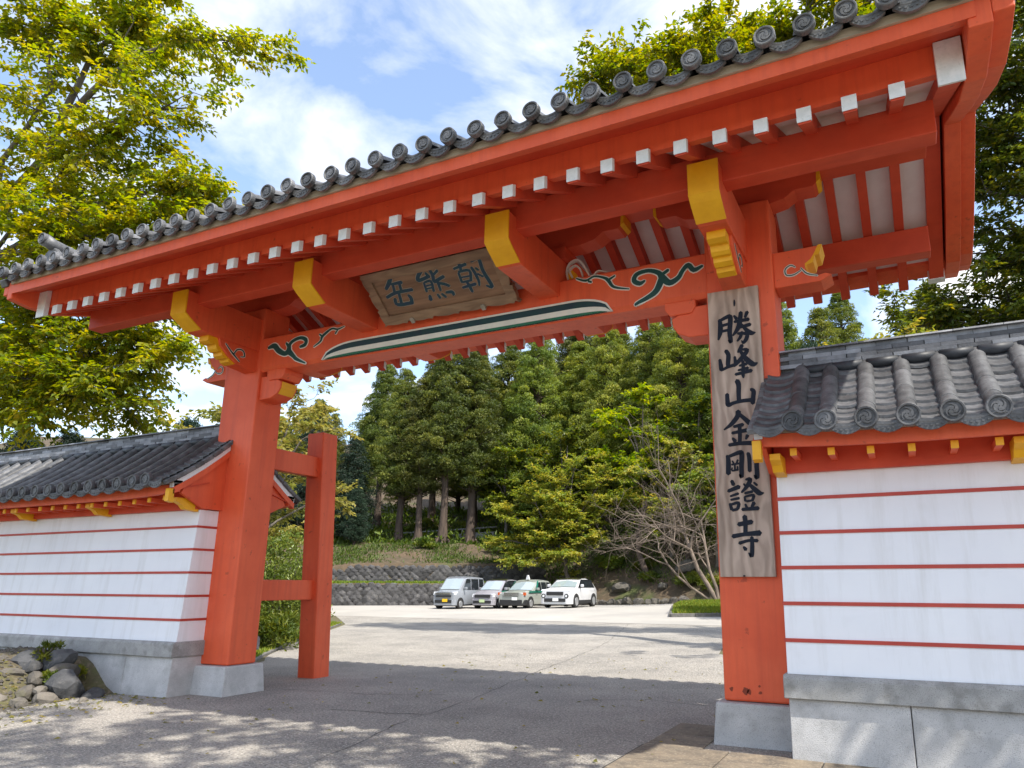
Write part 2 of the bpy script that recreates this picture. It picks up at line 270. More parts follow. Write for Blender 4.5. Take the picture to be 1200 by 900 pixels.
# ------------------------------------------------------------------ materials
def mat(name, col, rough=0.6, var=None, vscale=3.0, bump=0.0, bscale=40.0, spec=0.5, metallic=0.0, stretch=None, detail=5.0, coat=0.0, spots=None, mix2=None, streak=None):
    """Principled with two-tone noise variation, optional fine second tone and bump"""
    m = bpy.data.materials.new(name); m.use_nodes = True
    n, l = m.node_tree.nodes, m.node_tree.links
    b = n['Principled BSDF']
    b.inputs['Roughness'].default_value = rough
    b.inputs['Metallic'].default_value = metallic
    b.inputs['Specular IOR Level'].default_value = spec
    b.inputs['Coat Weight'].default_value = coat
    tc = n.new('ShaderNodeTexCoord')
    g = n.new('ShaderNodeNewGeometry')
    vec = g.outputs['Position']
    if stretch:
        mpn = n.new('ShaderNodeMapping'); mpn.inputs['Scale'].default_value = stretch
        l.new(vec, mpn.inputs[0]); vec = mpn.outputs[0]
    c = (*col, 1.0)
    last = None
    if var is not None:
        no = n.new('ShaderNodeTexNoise'); no.inputs['Scale'].default_value = vscale
        no.inputs['Detail'].default_value = detail; no.inputs['Roughness'].default_value = 0.62
        l.new(vec, no.inputs['Vector'])
        rp = n.new('ShaderNodeValToRGB')
        rp.color_ramp.elements[0].position = 0.34; rp.color_ramp.elements[1].position = 0.68
        rp.color_ramp.elements[0].color = (*var, 1.0); rp.color_ramp.elements[1].color = c
        l.new(no.outputs['Fac'], rp.inputs[0]); last = rp.outputs[0]
        rr = n.new('ShaderNodeMapRange'); rr.inputs[3].default_value = min(1, rough+0.12); rr.inputs[4].default_value = max(0.05, rough-0.08)
        l.new(no.outputs['Fac'], rr.inputs[0]); l.new(rr.outputs[0], b.inputs['Roughness'])
    if spots is not None:
        scol, sscale, lo, hi, amt = spots
        ns = n.new('ShaderNodeTexNoise'); ns.inputs['Scale'].default_value = sscale; ns.inputs['Detail'].default_value = 3.0
        l.new(vec, ns.inputs['Vector'])
        mr = n.new('ShaderNodeMapRange'); mr.inputs[1].default_value = lo; mr.inputs[2].default_value = hi; mr.inputs[4].default_value = amt
        l.new(ns.outputs['Fac'], mr.inputs[0])
        mx = n.new('ShaderNodeMixRGB'); mx.inputs[2].default_value = (*scol, 1.0); mx.inputs[1].default_value = c
        l.new(mr.outputs[0], mx.inputs[0])
        if last: l.new(last, mx.inputs[1])
        last = mx.outputs[0]
    if mix2 is not None:
        scol, sscale, lo, hi, amt = mix2
        ns = n.new('ShaderNodeTexNoise'); ns.inputs['Scale'].default_value = sscale; ns.inputs['Detail'].default_value = 6.0
        l.new(g.outputs['Position'], ns.inputs['Vector'])
        mr = n.new('ShaderNodeMapRange'); mr.inputs[1].default_value = lo; mr.inputs[2].default_value = hi; mr.inputs[4].default_value = amt
        l.new(ns.outputs['Fac'], mr.inputs[0])
        mx = n.new('ShaderNodeMixRGB'); mx.inputs[2].default_value = (*scol, 1.0); mx.inputs[1].default_value = c
        l.new(mr.outputs[0], mx.inputs[0])
        if last: l.new(last, mx.inputs[1])
        last = mx.outputs[0]
    if streak is not None:                       # vertical rain streaks and grain
        scol, lo, hi, amt, sc = streak
        ms = n.new('ShaderNodeMapping'); ms.inputs['Scale'].default_value = sc
        l.new(g.outputs['Position'], ms.inputs[0])
        ns = n.new('ShaderNodeTexNoise'); ns.inputs['Scale'].default_value = 1.0; ns.inputs['Detail'].default_value = 7.0; ns.inputs['Roughness'].default_value = 0.65
        l.new(ms.outputs[0], ns.inputs['Vector'])
        mr = n.new('ShaderNodeMapRange'); mr.inputs[1].default_value = lo; mr.inputs[2].default_value = hi; mr.inputs[4].default_value = amt
        l.new(ns.outputs['Fac'], mr.inputs[0])
        mx = n.new('ShaderNodeMixRGB'); mx.inputs[2].default_value = (*scol, 1.0); mx.inputs[1].default_value = c
        l.new(mr.outputs[0], mx.inputs[0])
        if last: l.new(last, mx.inputs[1])
        last = mx.outputs[0]
    if last: l.new(last, b.inputs['Base Color'])
    else: b.inputs['Base Color'].default_value = c
    if bump:
        nb = n.new('ShaderNodeTexNoise'); nb.inputs['Scale'].default_value = bscale; nb.inputs['Detail'].default_value = 4.0
        l.new(vec, nb.inputs['Vector'])
        bp = n.new('ShaderNodeBump'); bp.inputs['Strength'].default_value = 1.0; bp.inputs['Distance'].default_value = bump
        l.new(nb.outputs['Fac'], bp.inputs['Height']); l.new(bp.outputs[0], b.inputs['Normal'])
    return m

def per_object(m, amount=0.25):
    """multiplies the base colour by a random factor per object (each piece its own tone)"""
    n, l = m.node_tree.nodes, m.node_tree.links
    b = n['Principled BSDF']
    src = b.inputs['Base Color'].links[0].from_socket if b.inputs['Base Color'].links else None
    oi = n.new('ShaderNodeObjectInfo')
    mr = n.new('ShaderNodeMapRange'); mr.inputs[3].default_value = 1-amount; mr.inputs[4].default_value = 1+amount
    l.new(oi.outputs['Random'], mr.inputs[0])
    mx = n.new('ShaderNodeMixRGB'); mx.blend_type = 'MULTIPLY'; mx.inputs[0].default_value = 1.0
    if src: l.new(src, mx.inputs[1])
    else: mx.inputs[1].default_value = b.inputs['Base Color'].default_value
    l.new(mr.outputs[0], mx.inputs[2]); l.new(mx.outputs[0], b.inputs['Base Color'])
    return m

def leaf_mat(name, cols, trans=0.35, rough=0.5):
    m = bpy.data.materials.new(name); m.use_nodes = True
    n, l = m.node_tree.nodes, m.node_tree.links
    b = n['Principled BSDF']; out = n['Material Output']
    b.inputs['Roughness'].default_value = rough; b.inputs['Specular IOR Level'].default_value = 0.35
    at = n.new('ShaderNodeAttribute'); at.attribute_name = 'tint'
    rp = n.new('ShaderNodeValToRGB')
    els = rp.color_ramp.elements
    while len(els) < len(cols): els.new(0.5)
    for i, c in enumerate(cols):
        els[i].position = i/(len(cols)-1); els[i].color = (*c, 1.0)
    oi = n.new('ShaderNodeObjectInfo'); hv = n.new('ShaderNodeHueSaturation')
    m1 = n.new('ShaderNodeMapRange'); m1.inputs[3].default_value = 0.72; m1.inputs[4].default_value = 1.35
    m2 = n.new('ShaderNodeMapRange'); m2.inputs[3].default_value = 0.482; m2.inputs[4].default_value = 0.515
    l.new(oi.outputs['Random'], m1.inputs[0]); l.new(m1.outputs[0], hv.inputs['Value'])
    fr_ = n.new('ShaderNodeMath'); fr_.operation = 'FRACT'; ml_ = n.new('ShaderNodeMath'); ml_.operation = 'MULTIPLY'; ml_.inputs[1].default_value = 7.3
    l.new(oi.outputs['Random'], ml_.inputs[0]); l.new(ml_.outputs[0], fr_.inputs[0]); l.new(fr_.outputs[0], m2.inputs[0]); l.new(m2.outputs[0], hv.inputs['Hue'])
    l.new(at.outputs['Fac'], rp.inputs[0]); l.new(rp.outputs[0], hv.inputs['Color']); rp = hv; l.new(rp.outputs[0], b.inputs['Base Color'])
    tr = n.new('ShaderNodeBsdfTranslucent')
    hs = n.new('ShaderNodeHueSaturation'); hs.inputs['Saturation'].default_value = 1.12; hs.inputs['Value'].default_value = 1.95
    hs.inputs['Hue'].default_value = 0.485
    l.new(rp.outputs[0], hs.inputs['Color']); l.new(hs.outputs[0], tr.inputs['Color'])
    mx = n.new('ShaderNodeMixShader'); mx.inputs[0].default_value = trans
    l.new(b.outputs[0], mx.inputs[1]); l.new(tr.outputs[0], mx.inputs[2]); l.new(mx.outputs[0], out.inputs[0])
    return m

def wood_mat(name, c1, c2, scale, stretch, rough=0.65):
    m = bpy.data.materials.new(name); m.use_nodes = True
    n, l = m.node_tree.nodes, m.node_tree.links
    b = n['Principled BSDF']; b.inputs['Roughness'].default_value = rough
    g = n.new('ShaderNodeNewGeometry')
    mpn = n.new('ShaderNodeMapping'); mpn.inputs['Scale'].default_value = stretch
    l.new(g.outputs['Position'], mpn.inputs[0])
    warp = n.new('ShaderNodeTexNoise'); warp.inputs['Scale'].default_value = 1.2; warp.inputs['Detail'].default_value = 2.0
    l.new(mpn.outputs[0], warp.inputs['Vector'])
    mul = n.new('ShaderNodeVectorMath'); mul.operation = 'SCALE'; mul.inputs[3].default_value = 0.9
    l.new(warp.outputs['Color'], mul.inputs[0])
    ad = n.new('ShaderNodeVectorMath'); ad.operation = 'ADD'
    l.new(mpn.outputs[0], ad.inputs[0]); l.new(mul.outputs[0], ad.inputs[1])
    wv = n.new('ShaderNodeTexWave'); wv.inputs['Scale'].default_value = scale; wv.inputs['Distortion'].default_value = 7.0
    wv.inputs['Detail'].default_value = 4.0; wv.inputs['Detail Scale'].default_value = 1.6
    l.new(ad.outputs[0], wv.inputs['Vector'])
    big = n.new('ShaderNodeTexNoise'); big.inputs['Scale'].default_value = 1.6; big.inputs['Detail'].default_value = 3.0
    l.new(mpn.outputs[0], big.inputs['Vector'])
    mxf = n.new('ShaderNodeMath'); mxf.operation = 'MULTIPLY_ADD'; mxf.inputs[1].default_value = 0.42
    mr = n.new('ShaderNodeMapRange'); mr.inputs[1].default_value = 0.3; mr.inputs[2].default_value = 0.72; mr.inputs[4].default_value = 0.6
    l.new(big.outputs['Fac'], mr.inputs[0]); l.new(wv.outputs['Fac'], mxf.inputs[0]); l.new(mr.outputs[0], mxf.inputs[2])
    mx = n.new('ShaderNodeMixRGB'); mx.inputs[1].default_value = (*c1, 1); mx.inputs[2].default_value = (*c2, 1)
    l.new(mxf.outputs[0], mx.inputs[0]); l.new(mx.outputs[0], b.inputs['Base Color'])
    bp = n.new('ShaderNodeBump'); bp.inputs['Distance'].default_value = 0.003
    l.new(wv.outputs['Fac'], bp.inputs['Height']); l.new(bp.outputs[0], b.inputs['Normal'])
    return m

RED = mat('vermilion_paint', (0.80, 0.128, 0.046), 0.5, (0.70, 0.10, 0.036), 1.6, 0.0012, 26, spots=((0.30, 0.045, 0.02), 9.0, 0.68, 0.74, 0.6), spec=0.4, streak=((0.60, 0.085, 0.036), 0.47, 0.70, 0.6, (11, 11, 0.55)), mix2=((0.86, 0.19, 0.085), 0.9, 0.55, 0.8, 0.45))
RED_SHADED = mat('vermilion_paint_shaded', (0.66, 0.085, 0.034), 0.55, (0.54, 0.06, 0.025), 1.8, 0.0012, 26, spec=0.35, streak=((0.48, 0.055, 0.024), 0.5, 0.75, 0.6, (1.2, 8, 8)))  # same vermilion, set darker: shade under the roofs put into the colour
RED_STRIPE = mat('stripe_red_paint', (0.50, 0.055, 0.035), 0.5, (0.42, 0.045, 0.03), 3.0)
YELLOW = mat('yellow_ochre_paint', (0.86, 0.45, 0.008), 0.5, (0.76, 0.36, 0.006), 4.0, 0.001, 30)
CAPW = mat('pale_metal_cap', (0.80, 0.86, 0.86), 0.4, (0.66, 0.74, 0.74), 14.0, spots=((0.45, 0.55, 0.52), 30.0, 0.62, 0.75, 0.5))
PANEL = mat('white_soffit_board', (0.82, 0.79, 0.78), 0.7, (0.74, 0.70, 0.69), 3.0)
BEIGE = mat('weathered_eave_board', (0.44, 0.36, 0.26), 0.75, (0.34, 0.28, 0.2), 5.0, 0.002, 30, stretch=(1, 6, 6))
TILE = per_object(mat('grey_smoked_tile', (0.17, 0.172, 0.18), 0.45, (0.075, 0.076, 0.08), 9.0, 0.003, 50, spots=((0.27, 0.265, 0.25), 22.0, 0.6, 0.8, 0.5), spec=0.4), 0.32)
TILE_W = per_object(mat('dark_smoked_tile', (0.125, 0.127, 0.134), 0.5, (0.055, 0.056, 0.06), 9.0, 0.003, 50, spots=((0.23, 0.225, 0.215), 22.0, 0.6, 0.8, 0.5), spec=0.4), 0.32)
TILE_D = per_object(mat('dark_slate_tile', (0.05, 0.055, 0.065), 0.5, (0.03, 0.032, 0.038), 9.0, spec=0.4), 0.3)
TILE_N = per_object(mat('ridge_flat_tile', (0.24, 0.25, 0.275), 0.55, (0.12, 0.125, 0.14), 5.0, 0.003, 60), 0.62)
MORTAR = mat('ridge_mortar', (0.10, 0.10, 0.10), 0.9, (0.06, 0.06, 0.06), 20.0)
PLASTER = mat('white_plaster', (0.86, 0.87, 0.90), 0.75, (0.81, 0.82, 0.86), 0.9, 0.0012, 18, spots=((0.62, 0.61, 0.60), 2.6, 0.62, 0.8, 0.35), streak=((0.62, 0.612, 0.60), 0.50, 0.76, 0.55, (6, 6, 0.4)))
STONE = per_object(mat('granite', (0.56, 0.55, 0.54), 0.8, (0.42, 0.415, 0.41), 3.0, 0.004, 120, spots=((0.20, 0.20, 0.20), 130.0, 0.56, 0.66, 0.65), mix2=((0.24, 0.235, 0.22), 5.0, 0.55, 0.75, 0.5)), 0.08)
STONE_D = per_object(mat('granite_cap', (0.44, 0.435, 0.425), 0.85, (0.30, 0.30, 0.29), 4.0, 0.005, 120, spots=((0.14, 0.14, 0.14), 120.0, 0.55, 0.66, 0.65), mix2=((0.17, 0.165, 0.15), 7.0, 0.52, 0.72, 0.6)), 0.08)
ASPHALT = mat('worn_asphalt', (0.36, 0.328, 0.283), 0.92, (0.21, 0.195, 0.172), 0.7, 0.02, 34, detail=10.0, spots=((0.58, 0.54, 0.48), 46.0, 0.56, 0.64, 0.9), mix2=((0.10, 0.097, 0.095), 30.0, 0.54, 0.63, 0.75))
CONCRETE_LOT = mat('pale_lot_surface', (0.43, 0.40, 0.355), 0.9, (0.33, 0.31, 0.28), 0.3, 0.004, 60, detail=7.0, spots=((0.5, 0.48, 0.45), 60.0, 0.58, 0.7, 0.4))
CRACK = mat('crack_filler', (0.05, 0.048, 0.045), 0.9, (0.03, 0.03, 0.028), 8.0)
EARTH = mat('woodland_soil', (0.11, 0.072, 0.042), 0.95, (0.06, 0.05, 0.028), 0.9, 0.05, 3.5, detail=8.0, spots=((0.17, 0.12, 0.075), 4.0, 0.55, 0.72, 0.7), mix2=((0.07, 0.095, 0.02), 0.5, 0.55, 0.66, 0.7))
GARDEN = mat('garden_ground', (0.10, 0.11, 0.04), 0.95, (0.12, 0.09, 0.05), 0.8, 0.02, 9.0)
MOSS = mat('mossy_bank', (0.10, 0.10, 0.035), 0.95, (0.10, 0.075, 0.05), 3.0, 0.05, 11.0, spots=((0.20, 0.16, 0.11), 14.0, 0.55, 0.7, 0.8))
PAVER = per_object(mat('brown_paving_stone', (0.23, 0.185, 0.13), 0.85, (0.12, 0.10, 0.078), 5.0, 0.004, 60, spots=((0.36, 0.31, 0.23), 40.0, 0.55, 0.7, 0.5)), 0.12)
KERB = per_object(mat('kerb_concrete', (0.20, 0.19, 0.175), 0.9, (0.12, 0.115, 0.105), 6.0, 0.004, 50), 0.15)
ROCK = per_object(mat('field_rock', (0.17, 0.15, 0.125), 0.9, (0.075, 0.068, 0.058), 4.0, 0.012, 22, spots=((0.13, 0.12, 0.06), 6.0, 0.56, 0.72, 0.6)), 0.35)
ROCK_D = per_object(mat('dark_rock', (0.085, 0.085, 0.088), 0.85, (0.04, 0.042, 0.045), 5.0, 0.012, 22, spots=((0.19, 0.18, 0.17), 9.0, 0.58, 0.74, 0.6)), 0.3)
WSTONE = per_object(mat('retaining_stone', (0.085, 0.082, 0.082), 0.9, (0.045, 0.044, 0.045), 2.5, 0.02, 9, spots=((0.14, 0.13, 0.11), 5.0, 0.58, 0.75, 0.5)), 0.45)
WJOINT = mat('retaining_joint', (0.05, 0.052, 0.04), 0.95, (0.03, 0.03, 0.027), 4.0)
BARK = mat('conifer_bark', (0.12, 0.085, 0.062), 0.95, (0.055, 0.04, 0.032), 6.0, 0.03, 14.0, stretch=(1, 1, 0.12))
BARK_G = mat('grey_bark', (0.17, 0.145, 0.12), 0.9, (0.09, 0.078, 0.066), 5.0, 0.012, 20.0, stretch=(1, 1, 0.35))
BARK_P = mat('pale_bark', (0.25, 0.195, 0.15), 0.9, (0.13, 0.10, 0.078), 5.0, 0.01, 20.0, stretch=(1, 1, 0.4))
SIGNW = wood_mat('pale_sign_wood', (0.56, 0.43, 0.345), (0.22, 0.155, 0.115), 0.9, (3.4, 3.4, 1.0))
PLAQW = wood_mat('plaque_wood', (0.32, 0.19, 0.115), (0.17, 0.097, 0.06), 0.8, (0.5, 6.0, 6.0))
PLAQF = wood_mat('plaque_frame_wood', (0.36, 0.24, 0.15), (0.20, 0.125, 0.078), 0.9, (0.8, 6.0, 6.0))
INK = mat('black_ink_paint', (0.008, 0.011, 0.02), 0.6, (0.014, 0.018, 0.03), 20.0, spec=0.2)
NAVY = mat('navy_paint', (0.012, 0.035, 0.085), 0.45, (0.008, 0.06, 0.08), 15.0)
PALEEDGE = mat('pale_outline_paint', (0.40, 0.36, 0.30), 0.6, (0.3, 0.27, 0.22), 12.0)
GREEN_P = mat('dark_green_paint', (0.006, 0.075, 0.06), 0.45, (0.004, 0.05, 0.05), 9.0)
GREEN_B = mat('bright_green_paint', (0.01, 0.16, 0.075), 0.45, (0.008, 0.11, 0.06), 9.0)
WHITE_P = mat('cream_white_paint', (0.80, 0.79, 0.70), 0.5, (0.68, 0.68, 0.62), 6.0)
NAVY_P = mat('dark_teal_paint', (0.006, 0.03, 0.05), 0.45, (0.005, 0.05, 0.05), 9.0)

# ------------------------------------------------------------------ terrain functions
U2 = (0.838, 0.546); V2 = (-0.546, 0.838); ORG = (-33.9, 36.8)     # line of the retaining wall behind the parking lot
def lot_z(x, y):
    return 0.15*smoothstep(-21.5, -16.5, x)*smoothstep(26.0, 35.0, y) + 0.25*smoothstep(11.0, 38.0, y) + 0.30*smoothstep(-17.0, -8.0, x)*smoothstep(30.0, 43.0, y)
def st(x, y):
    dx, dy = x-ORG[0], y-ORG[1]
    return dx*U2[0]+dy*U2[1], dx*V2[0]+dy*V2[1]
def xy(s, t):
    return ORG[0]+s*U2[0]+t*V2[0], ORG[1]+s*U2[1]+t*V2[1]
def t_edge(s):
    return 0.0 if s < 12.5 else -(s-12.5)*0.98 if s < 40 else -26.95
def interp(x, pts):
    if x <= pts[0][0]: return pts[0][1]
    for (a, b), (c, d) in zip(pts, pts[1:]):
        if x <= c: return b+(d-b)*(x-a)/(c-a)
    return pts[-1][1]
TERR = [(0, 0), (0.25, 1.42), (1.9, 1.48), (2.15, 2.72), (4.0, 3.2), (8.0, 4.35), (11, 4.75), (14, 5.4), (30, 10), (70, 24), (160, 40)]
BANK = [(0, 0), (0.4, 0.25), (1.2, 0.45), (3.5, 1.7), (9, 4.1), (14, 5.4), (30, 10), (70, 24), (160, 40)]
def hill_h(s, t):
    tau = t - t_edge(s)
    k = smoothstep(11.5, 13.5, s)
    low = smoothstep(-7.0, 1.5, s)          # the upper terrace fades out to the left end
    terr = interp(tau, TERR)
    if tau < 9: terr = terr*low + interp(tau, [(0, 0), (0.25, 1.42), (1.9, 1.48), (9, 4.4)])*(1-low)
    return terr*(1-k) + interp(tau, BANK)*k
def ground_z(x, y):
    s, t = st(x, y)
    tau = t - t_edge(s)
    z = lot_z(x, y)
    if tau > 0: z = max(z, lot_z(*xy(s, t_edge(s))) + hill_h(s, t))
    return z

# ground sheet to the horizon
def grid_sheet(name, xs, ys, zf, m, kind='structure', label=None):
    v = [(x, y, zf(x, y)) for y in ys for x in xs]
    n = len(xs); f = [(j*n+i, j*n+i+1, (j+1)*n+i+1, (j+1)*n+i) for j in range(len(ys)-1) for i in range(n-1)]
    b = MB(); b.add(v, f, True)
    o = b.build(name, m)
    tag(o, label, kind=kind)
    return o
def span(a, b, st_):
    n = max(1, int(round((b-a)/st_))); return [a+(b-a)*i/n for i in range(n+1)]
gx = [-900, -500, -250, -140] + span(-90, 60, 2.5) + [120, 250, 500, 900]
gy = [-600, -300, -120, -60] + span(-30, 90, 2.5) + [140, 250, 500, 1200]
grid_sheet('ground', gx, gy, lambda x, y: lot_z(x, y)-0.012 if y < 90 else lot_z(x, 90), GARDEN, label='bare garden soil and thin grass around the gate')
# asphalt road through the gate, widening into the forecourt on the camera's side
def strip_sheet(name, left, right, ys, zoff, m, nx=24):
    v = []; n = nx+1
    for y in ys:
        a, b = left(y), right(y)
        for i in range(n):
            x = a+(b-a)*i/nx
            v.append((x, y, lot_z(x, y)+zoff))
    f = [(j*n+i, j*n+i+1, (j+1)*n+i+1, (j+1)*n+i) for j in range(len(ys)-1) for i in range(nx)]
    b = MB(); b.add(v, f, True); o = b.build(name, m); tag(o, kind='structure'); return o
LEFT_E = [(-30, -13.5), (4.0, -10.7), (5.6, -10.5), (6.96, -11.0), (7.24, -10.95), (7.3, -9.75), (8.8, -9.75), (8.85, -12.1), (11.3, -12.25), (12.2, -13.2), (15.7, -15.8), (21.9, -19.7), (27, -25)]
RIGHT_E = [(-30, 30), (7.1, 30.0), (7.2, -1.05), (12, -1.0), (15, -2.2), (17, -4.2), (20, -4.75), (27, -6.2)]
strip_sheet('road', lambda y: interp(y, LEFT_E), lambda y: interp(y, RIGHT_E), span(-30, 3, 3)+span(3.5, 27, 0.5), 0.0, ASPHALT)
strip_sheet('parking_lot', lambda y: -60 if y > 27.5 else -26, lambda y: 20 if y > 28 else -3.0, span(26.5, 48, 0.75), 0.006, CONCRETE_LOT, 40)

# joints and cracks in the asphalt
def crack(pts, w, parent=None):
    b = MB(); P = []
    for (x0, y0), (x1, y1) in zip(pts, pts[1:]):
        n = max(2, int(math.hypot(x1-x0, y1-y0)/0.22))
        for k in range(n): P.append((x0+(x1-x0)*k/n, y0+(y1-y0)*k/n))
    P.append(pts[-1])
    L = []; R = []
    for k, (x, y) in enumerate(P):
        a = P[max(k-1, 0)]; c = P[min(k+1, len(P)-1)]
        dx, dy = c[0]-a[0], c[1]-a[1]; l = math.hypot(dx, dy) or 1
        j = RNG.uniform(-0.035, 0.035); ww = w*RNG.uniform(0.25, 1.3)
        x += -dy/l*j; y += dx/l*j
        z = lot_z(x, y)+0.004
        L.append((x-dy/l*ww, y+dx/l*ww, z)); R.append((x+dy/l*ww, y-dx/l*ww, z))
    n = len(L); b.add(L+R, [(i, i+1, n+i+1, n+i) for i in range(n-1)])
    return tag(b.build('road_crack', CRACK), kind='structure')
crack([(-5.03, 5.3), (-5.5, 7.0), (-5.75, 9.0), (-6.5, 12.6), (-7.5, 18.0), (-9.9, 26.4)], 0.006)
crack([(-6.9, 7.5), (-5.6, 7.72)], 0.008)
crack([(-9.0, 8.6), (-7.4, 8.75), (-6.3, 9.2)], 0.006)
crack([(-4.3, 9.6), (-3.6, 10.1), (-2.6, 9.9)], 0.005)
crack([(-9.9, 14.2), (-8.0, 13.2), (-6.3, 13.6)], 0.007)

# brown paving strip beside the plinth of the post with the sign
pav = tag(MB().box(-2.62, 3.5, 6.0, 7.30, -0.05, 0.006).build('pavement', CRACK), kind='structure')
for i in range(7):
    for j in range(2):
        x0 = -2.6+i*0.86; y0 = 6.02+j*0.64
        MB().box(x0+0.006, x0+0.854, y0+0.006, y0+0.634, -0.03, 0.014+RNG.uniform(0, 0.003)).build('paving_slab', PAVER, pav, bevel=0.004, seg=1)
for j in range(2):
    MB().box(-2.6+0.006, -2.02, 7.32+j*0.62, 7.92+j*0.62, -0.03, 0.012).build('paving_slab', PAVER, pav, bevel=0.004, seg=1)

# grass verge with kerb behind the gate, and the grass island beside the lot
def grass_patch(name, poly, h, n, m, label, seed, zf=lot_z, zoff=0.02, w=0.02):
    rg = np.random.default_rng(seed)
    P = np.array(poly); lo, hi = P.min(0), P.max(0)
    pts = []
    while len(pts) < n:
        q = rg.uniform(lo, hi, (n, 2))
        ins = np.zeros(n, bool); j = len(P)-1
        for i in range(len(P)):
            c = ((P[i, 1] > q[:, 1]) != (P[j, 1] > q[:, 1])) & (q[:, 0] < (P[j, 0]-P[i, 0])*(q[:, 1]-P[i, 1])/(P[j, 1]-P[i, 1]+1e-9)+P[i, 0])
            ins ^= c; j = i
        pts += list(q[ins])
    pts = np.array(pts[:n]); z = np.array([zf(a, b) for a, b in pts])+zoff
    pos = np.column_stack([pts, z]); ang = rg.uniform(0, 6.28, n); lean = rg.uniform(0.1, 0.7, n)
    d = np.column_stack([np.cos(ang)*lean, np.sin(ang)*lean, np.ones(n)]); d /= np.linalg.norm(d, axis=1)[:, None]
    return leaves_object(name, pos, d, rg.normal(size=(n, 3)), h*rg.uniform(0.5, 1.3, n), np.full(n, w), m, rg.uniform(0, 1, n), None, label)

def leaves_mesh(name, pos, d, nrm, length, width, m, tint, fold=0.25):
    """rhomb leaves, two triangles each, folded along the midrib"""
    pos = np.asarray(pos, float); d = np.asarray(d, float)
    d = d/np.maximum(np.linalg.norm(d, axis=1)[:, None], 1e-9)
    side = np.cross(d, nrm); side /= np.maximum(np.linalg.norm(side, axis=1)[:, None], 1e-9)
    up = np.cross(side, d)
    L = np.asarray(length)[:, None]; W = np.asarray(width)[:, None]
    n = len(pos)
    V = np.empty((n, 4, 3))
    V[:, 0] = pos
    V[:, 1] = pos + d*L*0.42 + side*W*0.5 + up*W*fold
    V[:, 2] = pos + d*L - up*L*0.08
    V[:, 3] = pos + d*L*0.42 - side*W*0.5 + up*W*fold
    idx = np.arange(n)[:, None]*4
    F = np.concatenate([idx+np.array([0, 1, 2]), idx+np.array([0, 2, 3])], 1).reshape(-1)
    me = bpy.data.meshes.new(name)
    me.vertices.add(n*4); me.vertices.foreach_set('co', V.reshape(-1).astype(np.float32))
    me.loops.add(n*6); me.loops.foreach_set('vertex_index', F.astype(np.int32))
    me.polygons.add(n*2); me.polygons.foreach_set('loop_start', np.arange(0, n*6, 3, dtype=np.int32))
    me.update(calc_edges=True)
    a = me.attributes.new('tint', 'FLOAT', 'FACE'); a.data.foreach_set('value', np.repeat(np.asarray(tint), 2).astype(np.float32))
    me.materials.append(m)
    return me
def leaves_object(name, pos, d, nrm, length, width, m, tint, parent, label=None, fold=0.25, kind='stuff'):
    o = mesh_obj(name, leaves_mesh(name, pos, d, nrm, length, width, m, tint, fold), parent)
    o['kind'] = kind
    if label: o['label'] = label
    return o

GRASS = leaf_mat('grass_blades', [(0.10, 0.17, 0.015), (0.17, 0.22, 0.02), (0.28, 0.27, 0.04)], 0.3)
GPOLY = [(-12.3, 11.0), (-13.3, 12.2), (-15.9, 15.7), (-20.0, 22.0), (-23.5, 22.5), (-20.5, 17.5), (-15.0, 12.2)]
b = MB(); b.add([(x, y, lot_z(x, y)+0.035) for x, y in GPOLY], [tuple(range(len(GPOLY)))])
tag(b.build('lawn', MOSS), kind='structure')
grass_patch('grass', GPOLY, 0.09, 16000, GRASS, 'short sunlit grass verge behind the gate', 3, w=0.03)
IPOLY = [(-9.35, 30.1), (-10.6, 34.4), (-11.4, 38.5), (-8.0, 40.3), (-3.0, 39.5), (-3.5, 34.0), (-5.6, 31.6)]
isl_z = lambda x, y: lot_z(x, y)+0.12
b = MB(); b.add([(x, y, isl_z(x, y)+0.02) for x, y in IPOLY], [tuple(range(len(IPOLY)))])
tag(b.build('lawn', MOSS), kind='structure')
grass_patch('grass', IPOLY, 0.16, 16000, GRASS, 'bright grass island at the corner of the parking lot', 4, isl_z, 0.0, 0.05)
def kerb_line(pts, w, h, ln, zf=lot_z):
    root = None
    for (x0, y0), (x1, y1) in zip(pts, pts[1:]):
        L = math.hypot(x1-x0, y1-y0); n = max(1, int(L/ln)); a = math.atan2(y1-y0, x1-x0)
        for k in range(n):
            t = (k+0.5)/n; x, y = x0+(x1-x0)*t, y0+(y1-y0)*t
            hl = L/n/2-0.008
            if root is None:
                root = empty('kerb', (x, y, zf(x, y))); tag(root, kind='structure')
            o = MB().box(-hl, hl, -w/2, w/2, -0.1, h).build('kerb_stone', KERB, None, bevel=0.012, seg=1)
            o.location = (x, y, zf(x, y)); o.rotation_euler = (0, 0, a); attach(o, root)
    return root
kerb_line([(-12.25, 10.9), (-13.25, 12.1), (-15.85, 15.6), (-20.0, 21.9)], 0.11, 0.05, 0.7)
kerb_line([(-11.4, 38.5), (-10.65, 34.4), (-9.4, 30.0), (-5.6, 31.5), (-3.4, 33.9)], 0.16, 0.15, 0.9)

